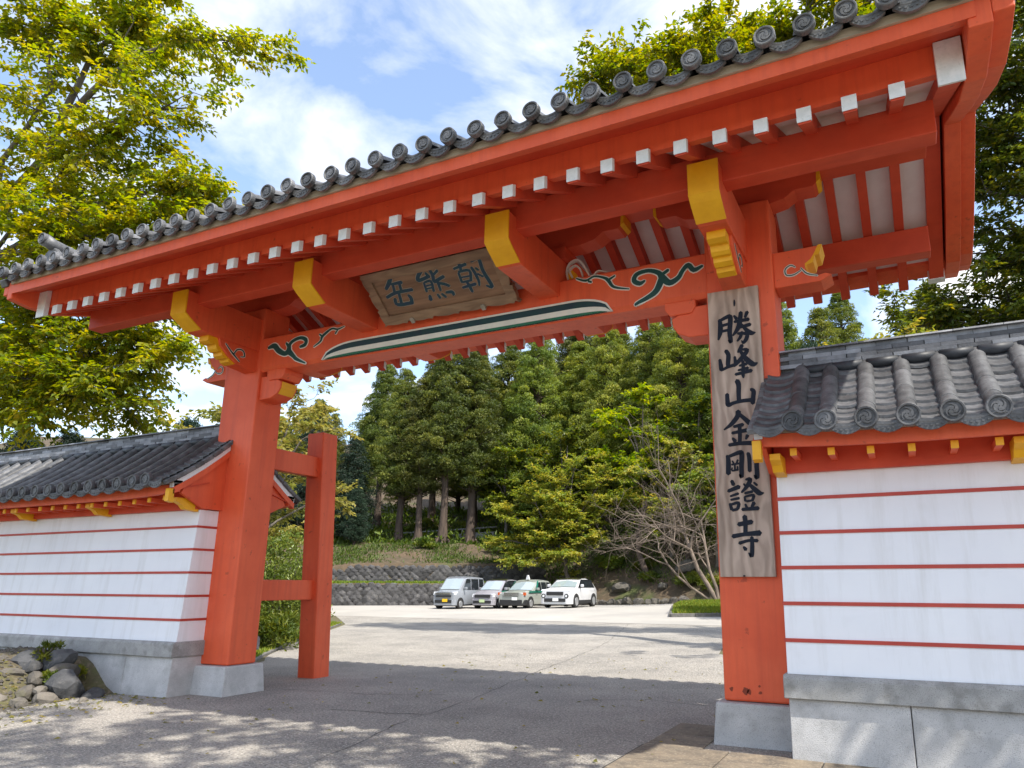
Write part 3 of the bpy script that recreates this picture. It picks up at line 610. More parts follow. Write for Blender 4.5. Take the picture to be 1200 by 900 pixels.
# ------------------------------------------------------------------ the gate
RUSTP = mat('worn_brown_paint', (0.30, 0.055, 0.022), .8, (.2, .04, .02), 30.0)
GATE = empty('temple_gate', (-5.5, 8.0, 0.0), 'large vermilion temple gate with grey tiled roof spanning the road', 'gate')
YC = 8.0
XL, XR = -9.52, -1.49            # post centre lines
PW = 0.39                        # half width of a main post
for X in (XL, XR):
    b = MB(); b.hexa([(X-PW, 7.75, .405), (X+PW, 7.75, .405), (X+PW, 8.26, .405), (X-PW, 8.26, .405)], [(X-PW, 7.75, 5.95), (X+PW, 7.75, 5.95), (X+PW, 8.26, 5.95), (X-PW, 8.26, 5.95)])
    b.build('main_post', RED, GATE, bevel=0.022)
    b = MB(); b.hexa([(X-.50, 7.62, -.08), (X+.50, 7.62, -.08), (X+.50, 8.39, -.08), (X-.50, 8.39, -.08)], [(X-.46, 7.66, .40), (X+.46, 7.66, .40), (X+.46, 8.35, .40), (X-.46, 8.35, .40)])
    b.build('plinth', STONE, GATE, bevel=0.02)
    rx = X-0.07
    b = MB(); b.hexa([(rx-.19, 9.77, -.05), (rx+.19, 9.77, -.05), (rx+.19, 10.13, -.05), (rx-.19, 10.13, -.05)], [(rx-.19, 9.51, 4.24), (rx+.19, 9.51, 4.24), (rx+.19, 9.87, 4.24), (rx-.19, 9.87, 4.24)])
    b.build('rear_post', RED, GATE, bevel=0.02)
    for z0, z1 in ((3.43, 3.79), (1.30, 1.63)):
        yb = 9.77-0.26*(z0+z1)/2/4.24
        MB().box(rx-.085, rx+.085, 8.22, yb+0.02, z0, z1).build('tie_beam', RED, GATE, bevel=0.012)
# worn patches near the foot of the post with the sign
for cx_, cz_, r_ in ((-1.80, .52, .022), (-1.655, .515, .04), (-1.62, .50, .03), (-1.515, .56, .014), (-1.51, .50, .02)):
    pg = [(cx_+r_*RNG.uniform(.6, 1.2)*math.cos(a*.7), cz_+r_*RNG.uniform(.6, 1.2)*math.sin(a*.7)) for a in range(9)]
    MB().prism(pg, 'y', 7.7465, 7.76).build('worn_patch', RUSTP, GATE)
# lintel with its noses
MB().prism([(7.75, 4.92), (7.80, 4.86), (8.14, 4.86), (8.19, 4.92), (8.19, 5.40), (8.15, 5.43), (7.79, 5.43), (7.75, 5.40)], 'x', XL+PW-.01, XR-PW+.01).build('lintel', RED, GATE)
def nose(side, X):
    e = X+side*PW
    pr = [(0, 4.84), (.50, 4.84), (.62, 4.90), (.55, 4.93), (.47, 4.915), (.36, 4.97), (.33, 5.02), (.36, 5.06), (.43, 5.09), (.45, 5.16), (.50, 5.17), (.53, 5.27), (0, 5.27)]
    MB().prism([(e+side*a, z) for a, z in pr], 'y', 7.80, 8.12).build('lintel_nose', RED, GATE, bevel=0.006, seg=1)
    tip = [(.345, 5.035), (.365, 5.055), (.435, 5.085), (.455, 5.155), (.505, 5.165), (.54, 5.275), (.50, 5.278), (.455, 5.19), (.41, 5.12), (.345, 5.075)]
    b = MB(); b.prism([(e+side*a, z) for a, z in tip], 'y', 7.796, 8.124)
    b.build('nose_cap', YELLOW, GATE)
    b = MB()
    w = [[(.30, 5.0, .02), (.22, 4.96, .03), (.14, 4.97, .03), (.13, 5.04, .03), (.19, 5.08, .03), (.24, 5.05, .02)], [(.30, 5.03, .02), (.36, 4.95, .03), (.47, 4.905, .02)]]
    for s_ in w: b.ribbon([(e+side*a, z, q) for a, z, q in s_], 7.788, 0.02)
    b.build('nose_scroll', WHITE_P, GATE)
    b = MB()
    for s_ in w: b.ribbon([(e+side*a, z, q*.4) for a, z, q in s_], 7.784, 0.02)
    b.build('nose_scroll_line', GREEN_P, GATE)
nose(1, XR); nose(-1, XL)
# corbels under the lintel beside each post
for X, sd in ((XR-PW, -1), (XL+PW, 1)):
    b = MB(); b.prism([(X, 4.40), (X+sd*.24, 4.41), (X+sd*.37, 4.47), (X+sd*.43, 4.56), (X+sd*.44, 4.66), (X+sd*.36, 4.70), (X+sd*.22, 4.70), (X+sd*.20, 4.78), (X, 4.78)], 'y', 7.80, 8.14); b.build('corbel_arm', RED, GATE, bevel=0.008, seg=1)
    b = MB(); b.prism([(X+sd*.19, 4.70), (X+sd*.46, 4.70), (X+sd*.52, 4.78), (X+sd*.52, 4.865), (X+sd*.14, 4.865), (X+sd*.14, 4.78)], 'y', 7.78, 8.16); b.build('corbel_block', RED, GATE, bevel=0.008, seg=1)
    b = MB(); b.prism([(X+sd*.375, 4.47), (X+sd*.436, 4.56), (X+sd*.446, 4.66), (X+sd*.40, 4.66), (X+sd*.39, 4.56), (X+sd*.35, 4.49)], 'y', 7.83, 8.11); b.build('corbel_end', YELLOW, GATE)
# long lens-shaped painted band and scrollwork on the lintel
def lens(z0, z1, x0, x1, endl, endr):
    top = []; n = 30
    for i in range(n+1):
        x = x0+(x1-x0)*i/n
        k = min(1.0, (x-x0)/endl) ; k2 = min(1.0, (x1-x)/endr)
        g = math.sqrt(max(0, 1-(1-k)**2))*math.sqrt(max(0, 1-(1-k2)**2))
        top.append((x, z0+(z1-z0)*g))
    return top
def bandpoly(za, zb, x0=-7.83, x1=-3.06):
    # strip of the band between relative heights za, zb
    xs = [x0+(x1-x0)*(i/60) for i in range(61)]
    def env(x):
        k = min(1.0, (x-x0)/0.62); k2 = min(1.0, (x1-x)/0.55)
        return math.sqrt(max(0, 1-(1-k)**2))*math.sqrt(max(0, 1-(1-k2)**2))
    Z0, H = 4.880, 0.228
    up = [(x, Z0+H*min(zb, 1)*env(x)) for x in xs]; lo = [(x, Z0+H*za*env(x)) for x in xs]
    return up, lo
def band(za, zb, y, m, name, x0=-7.83, x1=-3.06):
    up, lo = bandpoly(za, zb, x0, x1); n = len(up)
    v = [(x, y, z) for x, z in up]+[(x, y, z) for x, z in lo]+[(x, y+.03, z) for x, z in up]+[(x, y+.03, z) for x, z in lo]
    f = [(i, i+1, n+i+1, n+i) for i in range(n-1)]+[(i, 2*n+i, 2*n+i+1, i+1) for i in range(n-1)]+[(n+i, n+i+1, 3*n+i+1, 3*n+i) for i in range(n-1)]
    b = MB(); b.add(v, f); return b.build(name, m, GATE)
band(0.0, 1.0, 7.742, WHITE_P, 'painted_band')
band(0.50, 0.87, 7.738, NAVY_P, 'band_stripe', -7.80, -3.08)
band(0.0, 0.16, 7.738, GREEN_B, 'band_stripe', -7.76, -3.14)
def scroll(strokes, name, y=7.744):
    b = MB()
    for i, s_ in enumerate(strokes): b.ribbon(s_, y-0.0004*i, 0.02, 1.3, 0.011)
    o = b.build(name, WHITE_P, GATE)
    b = MB()
    for i, s_ in enumerate(strokes): b.ribbon(s_, y-0.005-0.0004*i, 0.02, 1.2, 0.0)
    b.build('scroll_fill', GREEN_P, GATE)
scroll(SCROLL_A, 'cloud_scroll'); scroll(SCROLL_C, 'cloud_scroll'); scroll(SCROLL_B, 'leaf_scroll'); scroll(SCROLL_D, 'leaf_scroll')
# frog-leg scroll piece standing on the lintel
b = MB()
for i, s_ in enumerate(SCROLL_E): b.ribbon([(x, max(z, 5.44), w) for x, z, w in s_], 7.90-0.0004*i, 0.05, 0.8, 0.003)
b.build('strut_outline', WHITE_P, GATE)
b = MB(); b.prism([(-3.83, 5.43), (-3.83, 5.60), (-3.75, 5.70), (-3.62, 5.70), (-3.52, 5.58), (-3.45, 5.50), (-3.28, 5.52), (-3.02, 5.43)], 'y', 7.93, 8.03); b.build('frog_leg_strut', RED, GATE)
b = MB(); b.prism([(-3.78, 5.46), (-3.76, 5.58), (-3.70, 5.62), (-3.63, 5.55), (-3.60, 5.46)], 'y', 7.915, 8.02); b.build('strut_fill', YELLOW, GATE)
# bracket arms from front to back with yellow ends
ARMS = (-9.34, -6.93, -3.95, -1.53)
def armpoly(sgn):
    return [(YC+sgn*(a-YC), z) for a, z in [(6.40, 5.745), (6.40, 5.40), (6.47, 5.345), (6.66, 5.23), (6.72, 5.205)]]
for X in ARMS:
    poly = armpoly(1)+[(YC-(a-YC), z) for a, z in [(6.72, 5.205), (6.66, 5.23), (6.47, 5.345), (6.40, 5.40), (6.40, 5.745)]]
    MB().prism(poly, 'x', X-.155, X+.155).build('bracket_arm', RED, GATE, bevel=0.01)
    for sg in (1, -1):
        cap = [(6.390, 5.75), (6.390, 5.395), (6.464, 5.338), (6.67, 5.212), (6.685, 5.226), (6.478, 5.352), (6.41, 5.405), (6.41, 5.75)]
        b = MB(); b.prism([(YC+sg*(a-YC), z) for a, z in cap], 'x', X-.158, X+.158); b.build('arm_end_cap', YELLOW, GATE)
    # boat-shaped bracket carrying the ridge beam
    hp = [(-1.0, 6.12), (-.93, 6.05), (-.72, 6.05), (-.60, 5.97), (-.38, 5.93), (.38, 5.93), (.60, 5.97), (.72, 6.05), (.93, 6.05), (1.0, 6.12), (1.0, 6.24), (-1.0, 6.24)]
    MB().prism([(X+a, z) for a, z in hp], 'y', YC-.14, YC+.14).build('ridge_bracket', RED_SHADED, GATE)
    for sd in (-1, 1):
        b = MB(); b.prism([(X+sd*.965, 6.08), (X+sd*1.008, 6.115), (X+sd*1.008, 6.243), (X+sd*.975, 6.243)], 'y', YC-.143, YC+.143); b.build('bracket_end', YELLOW, GATE)
    MB().box(X-.2, X+.2, YC-.2, YC+.2, 5.742, 5.932).build('bearing_block', RED_SHADED, GATE, bevel=0.01)
# carved brackets below the arms on both posts
for X in (-9.34, -1.53):
    MB().prism([(7.02, 5.207), (7.05, 5.10), (7.20, 4.98), (7.36, 4.90), (7.752, 4.86), (7.752, 5.207)], 'x', X-.135, X+.135).build('post_bracket', RED, GATE, bevel=0.008, seg=1)
    steps = [(6.86, 5.206), (6.86, 5.12), (6.93, 5.095), (7.00, 5.10), (7.02, 5.04), (7.06, 5.01), (7.12, 5.015), (7.13, 4.965), (7.19, 4.935), (7.24, 4.945), (7.26, 4.90), (7.345, 4.875), (7.38, 4.90), (7.30, 4.97), (7.16, 5.06), (7.02, 5.206)]
    MB().prism(steps, 'x', X-.10, X+.10).build('stepped_end', YELLOW, GATE)
    for sd in (-1, 1):
        b = MB(); b2 = MB()
        for s_ in ([(7.14, 5.15, .03), (7.22, 5.08, .04), (7.30, 5.02, .05), (7.42, 4.94, .03)], [(7.30, 5.03, .03), (7.36, 5.12, .04), (7.46, 5.13, .04), (7.50, 5.05, .04), (7.43, 5.02, .02)]):
            for bb, yy, k in ((b, 0.0, 1.0), (b2, -0.004, 0.5)):
                t_ = MB(); t_.ribbon([(a, z, q) for a, z, q in s_], yy, 0.012, k)
                bb.add([(X+sd*(.137-y_), a_, z_) for a_, y_, z_ in t_.v], t_.f)
        b.build('bracket_scroll', WHITE_P, GATE); b2.build('bracket_scroll_line', GREEN_P, GATE)
# purlins and ridge beam
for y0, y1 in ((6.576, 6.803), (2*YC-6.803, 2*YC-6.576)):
    MB().box(-11.78, 0.60, y0, y1, 5.584, 5.93).build('purlin', RED_SHADED, GATE, bevel=0.012)
MB().box(-11.78, 0.60, YC-.15, YC+.15, 6.242, 6.52).build('ridge_beam', RED_SHADED, GATE, bevel=0.012)

# rafters, soffit boards
PITCH = 0.5
def raf_z(y): return 5.93 + PITCH*(abs(0) + (min(y, 2*YC-y) - 6.69))
def sori(x): return 0.05*abs((x+5.6)/6.6)**3
RX = [0.278-0.3744*i for i in range(32)]
RTIP = 5.82
ROOF = MB()
pr = [(5.43, 5.975), (5.9, 6.16), (6.6, 6.47), (7.3, 6.86), (8.0, 7.40)]
top = pr + [(2*YC-a, z) for a, z in pr[::-1][1:]]
low = [(2*YC-5.46, 5.945), (2*YC-5.95, 5.985), (2*YC-6.2, 6.0), (YC+.0, 6.82), (6.2, 6.0), (5.95, 5.985), (5.46, 5.945)]
xs_roof = span(-11.84, 0.80, 0.8)
ROOF.sweepx(top+low, xs_roof, sori)
roof = ROOF.build('roof', MORTAR, GATE)
def rafter_mesh(sg, w=.055, h=.172, tip=RTIP, name='rafter'):
    z0 = raf_z(tip); zr = raf_z(YC)
    poly = [(tip, z0), (YC, zr), (YC, zr+h), (tip, z0+h)]
    b = MB(); b.prism([(YC+sg*(a-YC), z) for a, z in poly], 'x', -w, w); return b.mesh(name, RED_SHADED)
def cap_mesh(sg, w=.06, h=.172, tip=RTIP, z0=None):
    z0 = raf_z(tip) if z0 is None else z0
    poly = [(tip-.014, z0-.008), (tip+.05, z0-.008+.03), (tip+.05, z0+h+.03), (tip-.014, z0+h+.004)]
    b = MB(); b.prism([(YC+sg*(a-YC), z) for a, z in poly], 'x', -w, w); return b.mesh('end_cap', CAPW)
for sg in (1, -1):
    rm, cm = rafter_mesh(sg), cap_mesh(sg, .062, .128, RTIP, raf_z(RTIP)+.022)
    pm = MB(); zt = raf_z(RTIP)+.176; zr = raf_z(YC)+.176
    pm.prism([(YC+sg*(a-YC), z) for a, z in [(RTIP+.10, zt+.05), (YC, zr), (YC, zr+.02), (RTIP+.10, zt+.07)]], 'x', -0.1872, 0.1872)
    pme = pm.mesh('soffit_board', PANEL)
    for i, x in enumerate(RX):
        o = mesh_obj('rafter', rm, GATE, (x, 0, 0)); mesh_obj('end_cap', cm, o, (x, 0, 0))
        mesh_obj('soffit_board', pme, GATE, (x+0.1872, 0, 0))
    mesh_obj('soffit_board', pme, GATE, (RX[-1]-0.1872, 0, 0))
    # tall rafters at the verges
    bigr = rafter_mesh(sg, .085, .40, 5.86, 'verge_rafter'); bigc = cap_mesh(sg, .10, .40, 5.84, raf_z(5.84)+.035)
    for x in (0.685, -11.74):
        o = mesh_obj('verge_rafter', bigr, GATE, (x, 0, 0.05)); mesh_obj('end_cap', bigc, o, (x, 0, 0.0))
# boards along the eaves (front and back), curved up at the ends
XE = span(-11.84, 0.86, 0.46)
def eave(poly, m, name, bev=0):
    for sg in (1, -1):
        b = MB(); b.sweepx([(YC+sg*(a-YC), z) for a, z in poly], XE, sori); b.build(name, m, GATE)
eave([(5.90, 5.655), (5.90, 5.945), (6.04, 5.95), (6.04, 5.70)], RED, 'eave_beam')
eave([(5.595, 5.84), (5.905, 5.935), (5.98, 5.95), (5.595, 5.875)], RED_SHADED, 'eave_soffit')
eave([(5.45, 5.745), (5.45, 5.885), (5.60, 5.888), (5.60, 5.80)], RED, 'fascia')
eave([(5.425, 5.887), (5.425, 5.972), (5.62, 5.98), (5.62, 5.89)], BEIGE, 'eave_board')
# bargeboards at both ends
def barge(x0, x1, drop, topo, name):
    ys = [5.46, 5.75, 6.1, 6.6, 7.1, 7.6, 8.0]
    def zt(y): return interp(y, pr)+topo
    def zb(y): return interp(y, [(5.46, 5.735), (5.75, 5.69), (6.1, 5.70), (6.6, 5.86), (7.1, 6.09), (8.0, 6.53)])-drop
    up = [(y, zt(y)) for y in ys]+[(2*YC-y, zt(y)) for y in ys[::-1][1:]]
    lo = [(y, zb(y)) for y in ys]+[(2*YC-y, zb(y)) for y in ys[::-1][1:]]
    MB().prism(up+lo[::-1], 'x', x0, x1).build(name, RED, GATE, bevel=0.01)
barge(0.80, 0.97, 0.02, 0.0, 'bargeboard'); barge(0.972, 1.12, -0.06, 0.02, 'bargeboard_moulding')
barge(-11.96, -11.84, 0.02, 0.0, 'bargeboard'); barge(-12.07, -11.962, -0.06, 0.02, 'bargeboard_moulding')

# roof tiles
def disc_mesh(r=0.105):
    b = MB(); n = 20; prof = [(r, 0.03), (r, -0.02), (r*.93, -0.028), (r*.80, -0.026), (r*.76, -0.010), (0.0, -0.010)]
    v = []; f = []
    for a, y in prof[:-1]:
        for i in range(n): v.append((a*math.cos(2*math.pi*i/n), y, a*math.sin(2*math.pi*i/n)))
    v.append((0, prof[-1][1], 0)); m = len(prof)-1
    for k in range(m-1):
        for i in range(n): f.append((k*n+i, k*n+(i+1) % n, (k+1)*n+(i+1) % n, (k+1)*n+i))
    for i in range(n): f.append(((m-1)*n+i, (m-1)*n+(i+1) % n, m*n))
    b.add(v, f)
    for q in range(3):                      # three comma swirls
        a0 = q*2*math.pi/3
        pts = []
        for t in range(6):
            u = t/5; a = a0+u*2.5; rr = r*(0.17+0.42*u)
            pts.append((rr*math.cos(a), rr*math.sin(a), r*(0.34*(1-u)+0.06)))
        b.ribbon(pts, -0.022, 0.014)
    return b.mesh('round_end_tile', TILE)
DISC = disc_mesh(0.09)
def cover_mesh(curve, r, seg_len, name, n=8, smooth_=False):
    """half-round cover tiles following a slope curve [(y,z)...]; each tile steps a little over the next"""
    L = [0.0]
    for (a, b_), (c, d) in zip(curve, curve[1:]): L.append(L[-1]+math.hypot(c-a, d-b_))
    def at(s):
        s = min(max(s, 0), L[-1])
        for k in range(len(L)-1):
            if s <= L[k+1]:
                t = (s-L[k])/(L[k+1]-L[k]); a, b_ = curve[k]; c, d = curve[k+1]
                return a+(c-a)*t, b_+(d-b_)*t
        return curve[-1]
    m = max(1, round(L[-1]/seg_len)); b = MB()
    for k in range(m):
        s0, s1 = L[-1]*k/m, L[-1]*(k+1)/m+0.0
        ring = []
        for s, rr in ((s0, r*1.0), (s1, r*0.965)):
            y, z = at(s)
            ring.append([(rr*math.cos(math.pi*i/n), y, z+rr*math.sin(math.pi*i/n)) for i in range(n+1)])
        v = ring[0]+ring[1]; N = n+1
        f = [(i, i+1, N+i+1, N+i) for i in range(n)]
        b.add(v, f, True)
        b.add(ring[0], [tuple(range(N))])
    return b.mesh(name, TILE)
tcurve = [(5.30, 5.995), (5.9, 6.20), (6.6, 6.50), (7.3, 6.88), (7.85, 7.28)]
COVER = cover_mesh(tcurve, 0.076, 0.34, 'cover_tile_row')
def pan_mesh(curve, w, sag, seg_len, name, lip=0.075):
    b = MB(); n = 6
    def arc(y, z): return [(w*(2*i/n-1)/2, y, z-sag*(1-(2*i/n-1)**2)) for i in range(n+1)]
    L = sum(math.hypot(c-a, d-b_) for (a, b_), (c, d) in zip(curve, curve[1:]))
    m = max(2, round(L/seg_len)); pts = []
    for k in range(m+1):
        s = L*k/m; acc = 0
        for (a, b_), (c, d) in zip(curve, curve[1:]):
            l = math.hypot(c-a, d-b_)
            if s <= acc+l+1e-6: t = (s-acc)/l; pts.append((a+(c-a)*t, b_+(d-b_)*t)); break
            acc += l
    N = n+1
    for k in range(len(pts)-1):
        (y0, z0), (y1, z1) = pts[k], pts[k+1]
        A = arc(y0, z0+0.018); Bq = arc(y1, z1); C = arc(y0, z0-0.012)
        b.add(A+Bq, [(i, i+1, N+i+1, N+i) for i in range(n)], True)
        b.add(A+C, [(i, i+1, N+i+1, N+i) for i in range(n)])
    y0, z0 = pts[0]
    A = arc(y0-.012, z0+.02); C = [(x, y-.0, z-lip*(0.55+0.45*(1-(x/w*2)**2))) for x, y, z in arc(y0-.012, z0)]
    D = [(x, y+.03, z) for x, y, z in C]
    b.add(A+C, [(i, i+1, N+i+1, N+i) for i in range(n)]); b.add(C+D, [(i, i+1, N+i+1, N+i) for i in range(n)])
    # rim ridge and beads on the lip
    for t in (0.42,):
        pass
    Rm = [(x, y-.006, z-.010) for x, y, z in A]; Rn = [(x, y-.006, z-.024) for x, y, z in A]
    b.add(Rm+Rn, [(i, i+1, N+i+1, N+i) for i in range(n)])
    for i in range(5):
        u = -0.6+0.3*i; x = w/2*u; z = z0-sag*(1-u*u)-.032
        b.box(x-.010, x+.010, y0-.020, y0-.010, z-.008, z+.008)
    return b.mesh(name, TILE)
PAN = pan_mesh([(5.36, 6.0), (5.9, 6.195), (6.6, 6.495), (7.3, 6.87), (7.85, 7.27)], 0.268, 0.04, 0.2, 'pan_tile_column')
TX = [0.269-0.319*i for i in range(-2, 39)]
def rear(o): o.rotation_euler = (0, 0, math.pi); o.location.y = 2*YC; return o
for x in TX:
    for sg in (1, -1):
        lc = (x, 0 if sg == 1 else 2*YC, sori(x)); rt = (0, 0, 0 if sg == 1 else math.pi)
        mesh_obj('cover_tile_row', COVER, roof, (x+RNG.uniform(-.006, .006), lc[1], lc[2]+RNG.uniform(-.005, .005)), (rt[0]+RNG.uniform(-.004, .004), 0, rt[2]+RNG.uniform(-.004, .004)))
        dl = (x+RNG.uniform(-.007, .007), 5.30+RNG.uniform(-.012, .006) if sg == 1 else 2*YC-5.30, 6.055+sori(x)-0.02+RNG.uniform(-.006, .006))
        mesh_obj('round_end_tile', DISC, roof, dl, (RNG.uniform(-.06, .06), RNG.uniform(-.5, .5), RNG.uniform(-.05, .05)) if sg == 1 else (0, 0, math.pi))
        mesh_obj('pan_tile_column', PAN, roof, (x+0.1595, lc[1]+RNG.uniform(-.006, .006), sori(x)+RNG.uniform(-.004, .004)), rt)
# main ridge and descending ridges
for k in range(6):
    w = .26-.02*k
    MB().box(-11.9, 0.85, YC-w, YC+w, 7.22+k*.085, 7.22+k*.085+.078).build('ridge_course', TILE_N, roof, bevel=0.01, seg=1)
MB().tube([(-12.25, YC, 7.80), (1.05, YC, 7.80)], .12, 12).build('ridge_cap', TILE, roof)
for x in (-11.62, 0.40):
    cv = [(5.86, 6.27), (6.6, 6.60), (7.3, 6.98), (7.8, 7.35)]
    for k in range(4):
        b = MB(); w = .15-.014*k
        b.prism([(y, z+k*.07) for y, z in cv]+[(y, z+k*.07+.062) for y, z in cv[::-1]], 'x', x-w, x+w); b.build('descending_ridge_course', TILE_N, roof)
    MB().tube([(5.74 and x, 5.64, 6.72), (x, 5.78, 6.68), (x, 6.1, 6.66), (x, 6.7, 6.90), (x, 7.8, 7.62)], [.10, .095, .085, .085, .085], 12).build('descending_ridge_cap', TILE, roof)
    mesh_obj('round_end_tile', DISC, roof, (x, 5.62, 6.725))
    MB().prism([(x-.24, 6.22), (x-.27, 6.34), (x-.19, 6.42), (x-.17, 6.54), (x-.06, 6.63), (x+.06, 6.63), (x+.17, 6.54), (x+.19, 6.42), (x+.27, 6.34), (x+.24, 6.22)], 'y', 5.76, 5.85).build('demon_face_tile', TILE, roof, bevel=0.02)
# verge tiles along both gable edges
for x in (1.09, -12.03):
    sd = 1 if x > 0 else -1
    for sg in (1, -1):
        for k in range(9):
            y = 5.40+k*.29; z = interp(y, tcurve)-.02
            o = MB().box(-.07, .09, 0, .30, -.10, .02).build('verge_tile', TILE, roof, bevel=0.012, seg=1)
            o.location = (x, y if sg == 1 else 2*YC-y, z); o.rotation_euler = (math.atan(0.45)*1.0, 0, 0 if sg == 1 else math.pi)
            o.scale = (sd if sg == 1 else -sd, 1, 1)
            o.matrix_parent_inverse = Matrix.Identity(4)

# ------------------------------------------------------------------ hanging sign and name plaque
SIGN = empty('sign_board', (-1.56, 7.70, 1.64), 'tall pale wooden sign board with black temple name on post', 'sign')
MB().hexa([(-1.85, 7.69, 1.642), (-1.272, 7.69, 1.642), (-1.272, 7.748, 1.642), (-1.85, 7.748, 1.642)], [(-1.85, 7.69, 4.87), (-1.272, 7.69, 4.87), (-1.272, 7.748, 4.87), (-1.85, 7.748, 4.87)]).build('board', SIGNW, SIGN, bevel=0.004)
for ch in SIGN_CHARS:
    b = MB()
    for i, s_ in enumerate(ch): b.ribbon(s_, 7.6862-0.00025*i, 0.02, 1.18)
    b.build('character', INK, SIGN)
b = MB()
for s_ in SIGN_MARK: b.ribbon(s_, 7.684, 0.02)
b.build('hanging_nail', INK, SIGN)
MB().box(-1.60, -1.585, 7.66, 7.70, 1.645, 1.66).build('bottom_nail', INK, SIGN)

PLQ = empty('name_plaque', (-5.5, 7.66, 5.215), 'dark framed wooden plaque with three navy characters above the lintel', 'plaque')
vd = Vector((0, 7.12-7.66, 5.67-5.215)).normalized(); nd = Vector((0, -vd.z, vd.y))
def plq(mb):
    """points (x, depth, v) of the plaque's own plane -> world"""
    mb.v = [(-5.5+p[0], 7.66+vd.y*p[2]-nd.y*p[1], 5.215+vd.z*p[2]-nd.z*p[1]) for p in mb.v]
    return mb
x0, x1, fr, H = -1.035, 1.14, 0.13, 0.80
plq(MB().box(x0+fr-.01, x1-fr+.01, 0.0, .05, fr-.01, H-fr+.01)).build('panel', PLAQW, PLQ)
def frame_edge(n, amp, L):
    out = []
    for i in range(n):
        a = i/n*L
        for u, h in ((0.08, 0.0), (0.30, amp*.35), (0.5, amp*.5), (0.72, amp*.2), (0.86, amp*.55), (0.93, -amp*.55)):
            out.append((a+u*L/n, h))
    return out
eb = [(x0+(x1-x0)*a, -h) for a, h in [(q/1.0, w) for q, w in frame_edge(5, .035, 1.0)]]
plq(MB().prism([(x0-.03, -.02)]+eb+[(x1+.03, -.02), (x1-fr, fr), (x0+fr, fr)], 'y', -.035, .05)).build('frame_rail', PLAQF, PLQ)
plq(MB().prism([(x0+fr, H-fr), (x1-fr, H-fr), (x1, H), (x0, H)], 'y', -.035, .05)).build('frame_rail', PLAQF, PLQ)
es = frame_edge(3, .035, 1.0)
plq(MB().prism([(x0, 0.0)]+[(x0-h, H*a) for a, h in es]+[(x0, H), (x0+fr, H-fr), (x0+fr, fr)], 'y', -.034, .051)).build('frame_rail', PLAQF, PLQ)
plq(MB().prism([(x1, 0.0)]+[(x1+h, H*a) for a, h in es]+[(x1, H), (x1-fr, H-fr), (x1-fr, fr)], 'y', -.034, .051)).build('frame_rail', PLAQF, PLQ)
for xx in (-.55, .62):
    plq(MB().prism([(xx-.035, .03), (xx-.025, -.03), (xx+.025, -.03), (xx+.035, .03), (xx+.02, .055), (xx-.02, .055)], 'y', -.055, -.03)).build('clip', PALEEDGE, PLQ)
for ch in PLAQUE_CHARS:
    b = MB(); b2 = MB()
    for i, s_ in enumerate(ch):
        b.ribbon([(x, z, w) for x, z, w in s_], -.006-.0003*i, .012, 1.2); b2.ribbon(s_, -.002-.0001*i, .008, 1.2, .008)
    plq(b).build('character', NAVY, PLQ); plq(b2).build('character_edge', PALEEDGE, PLQ)

# ------------------------------------------------------------------ boundary walls beside the gate
def wall_z(y):
    t = min(y, 2*YC-y)-6.75
    return 2.99+0.60*t+0.155*t*t
WC = [(6.70, wall_z(6.70)), (6.95, wall_z(6.95)), (7.2, wall_z(7.2)), (7.45, wall_z(7.45)), (7.7, wall_z(7.7)), (7.86, wall_z(7.86))]
DISC_W = disc_mesh(0.103); DISC_W.materials.clear(); DISC_W.materials.append(TILE)
COVER_W = cover_mesh(WC, 0.084, 0.30, 'cover_tile_row')
PAN_W = pan_mesh(WC, 0.29, 0.035, 0.125, 'pan_tile_column', 0.07)
def single_cover(k, m):
    a = WC[0][0]+(WC[-1][0]-WC[0][0])*k/m; c = WC[0][0]+(WC[-1][0]-WC[0][0])*(k+1)/m
    return cover_mesh([(a, wall_z(a)), ((a+c)/2, wall_z((a+c)/2)), (c+.01, wall_z(c+.01))], 0.084, 9.0, 'cover_tile')
SCOV = [single_cover(k, 4) for k in range(4)]
def single_pan(k, m):
    a = 6.72+(7.86-6.72)*k/m; c = 6.72+(7.86-6.72)*(k+1)/m
    b = MB(); n = 6; w = .29; sag = .035; N = n+1
    def arc(y, z): return [(w*(2*i/n-1)/2, y, z-sag*(1-(2*i/n-1)**2)) for i in range(N)]
    A = arc(a-.01, wall_z(a)+.022); Bq = arc(c, wall_z(c)+.002); C = arc(a-.01, wall_z(a)-.006)
    b.add(A+Bq, [(i, i+1, N+i+1, N+i) for i in range(n)], True); b.add(A+C, [(i, i+1, N+i+1, N+i) for i in range(n)])
    return b.mesh('pan_tile', TILE)
SPAN = [single_pan(k, 9) for k in range(9)]
LIP = pan_mesh([(6.70, wall_z(6.70)), (6.78, wall_z(6.78))], 0.29, 0.035, 0.1, 'eave_tile', 0.07)
for me_ in (DISC_W, COVER_W, PAN_W, LIP, *SCOV, *SPAN):
    me_.materials.clear(); me_.materials.append(TILE_W)
YR = MB().box(-.029, .029, 7.0, 7.5, 2.732, 2.796).mesh('rafter', RED)
YE = MB().box(-.031, .031, 6.985, 7.004, 2.730, 2.799).mesh('rafter_end', YELLOW)
NOSHI = MB().box(0.004, 0.296, -.02, .08, 0.002, .046).mesh('ridge_tile', TILE_N)

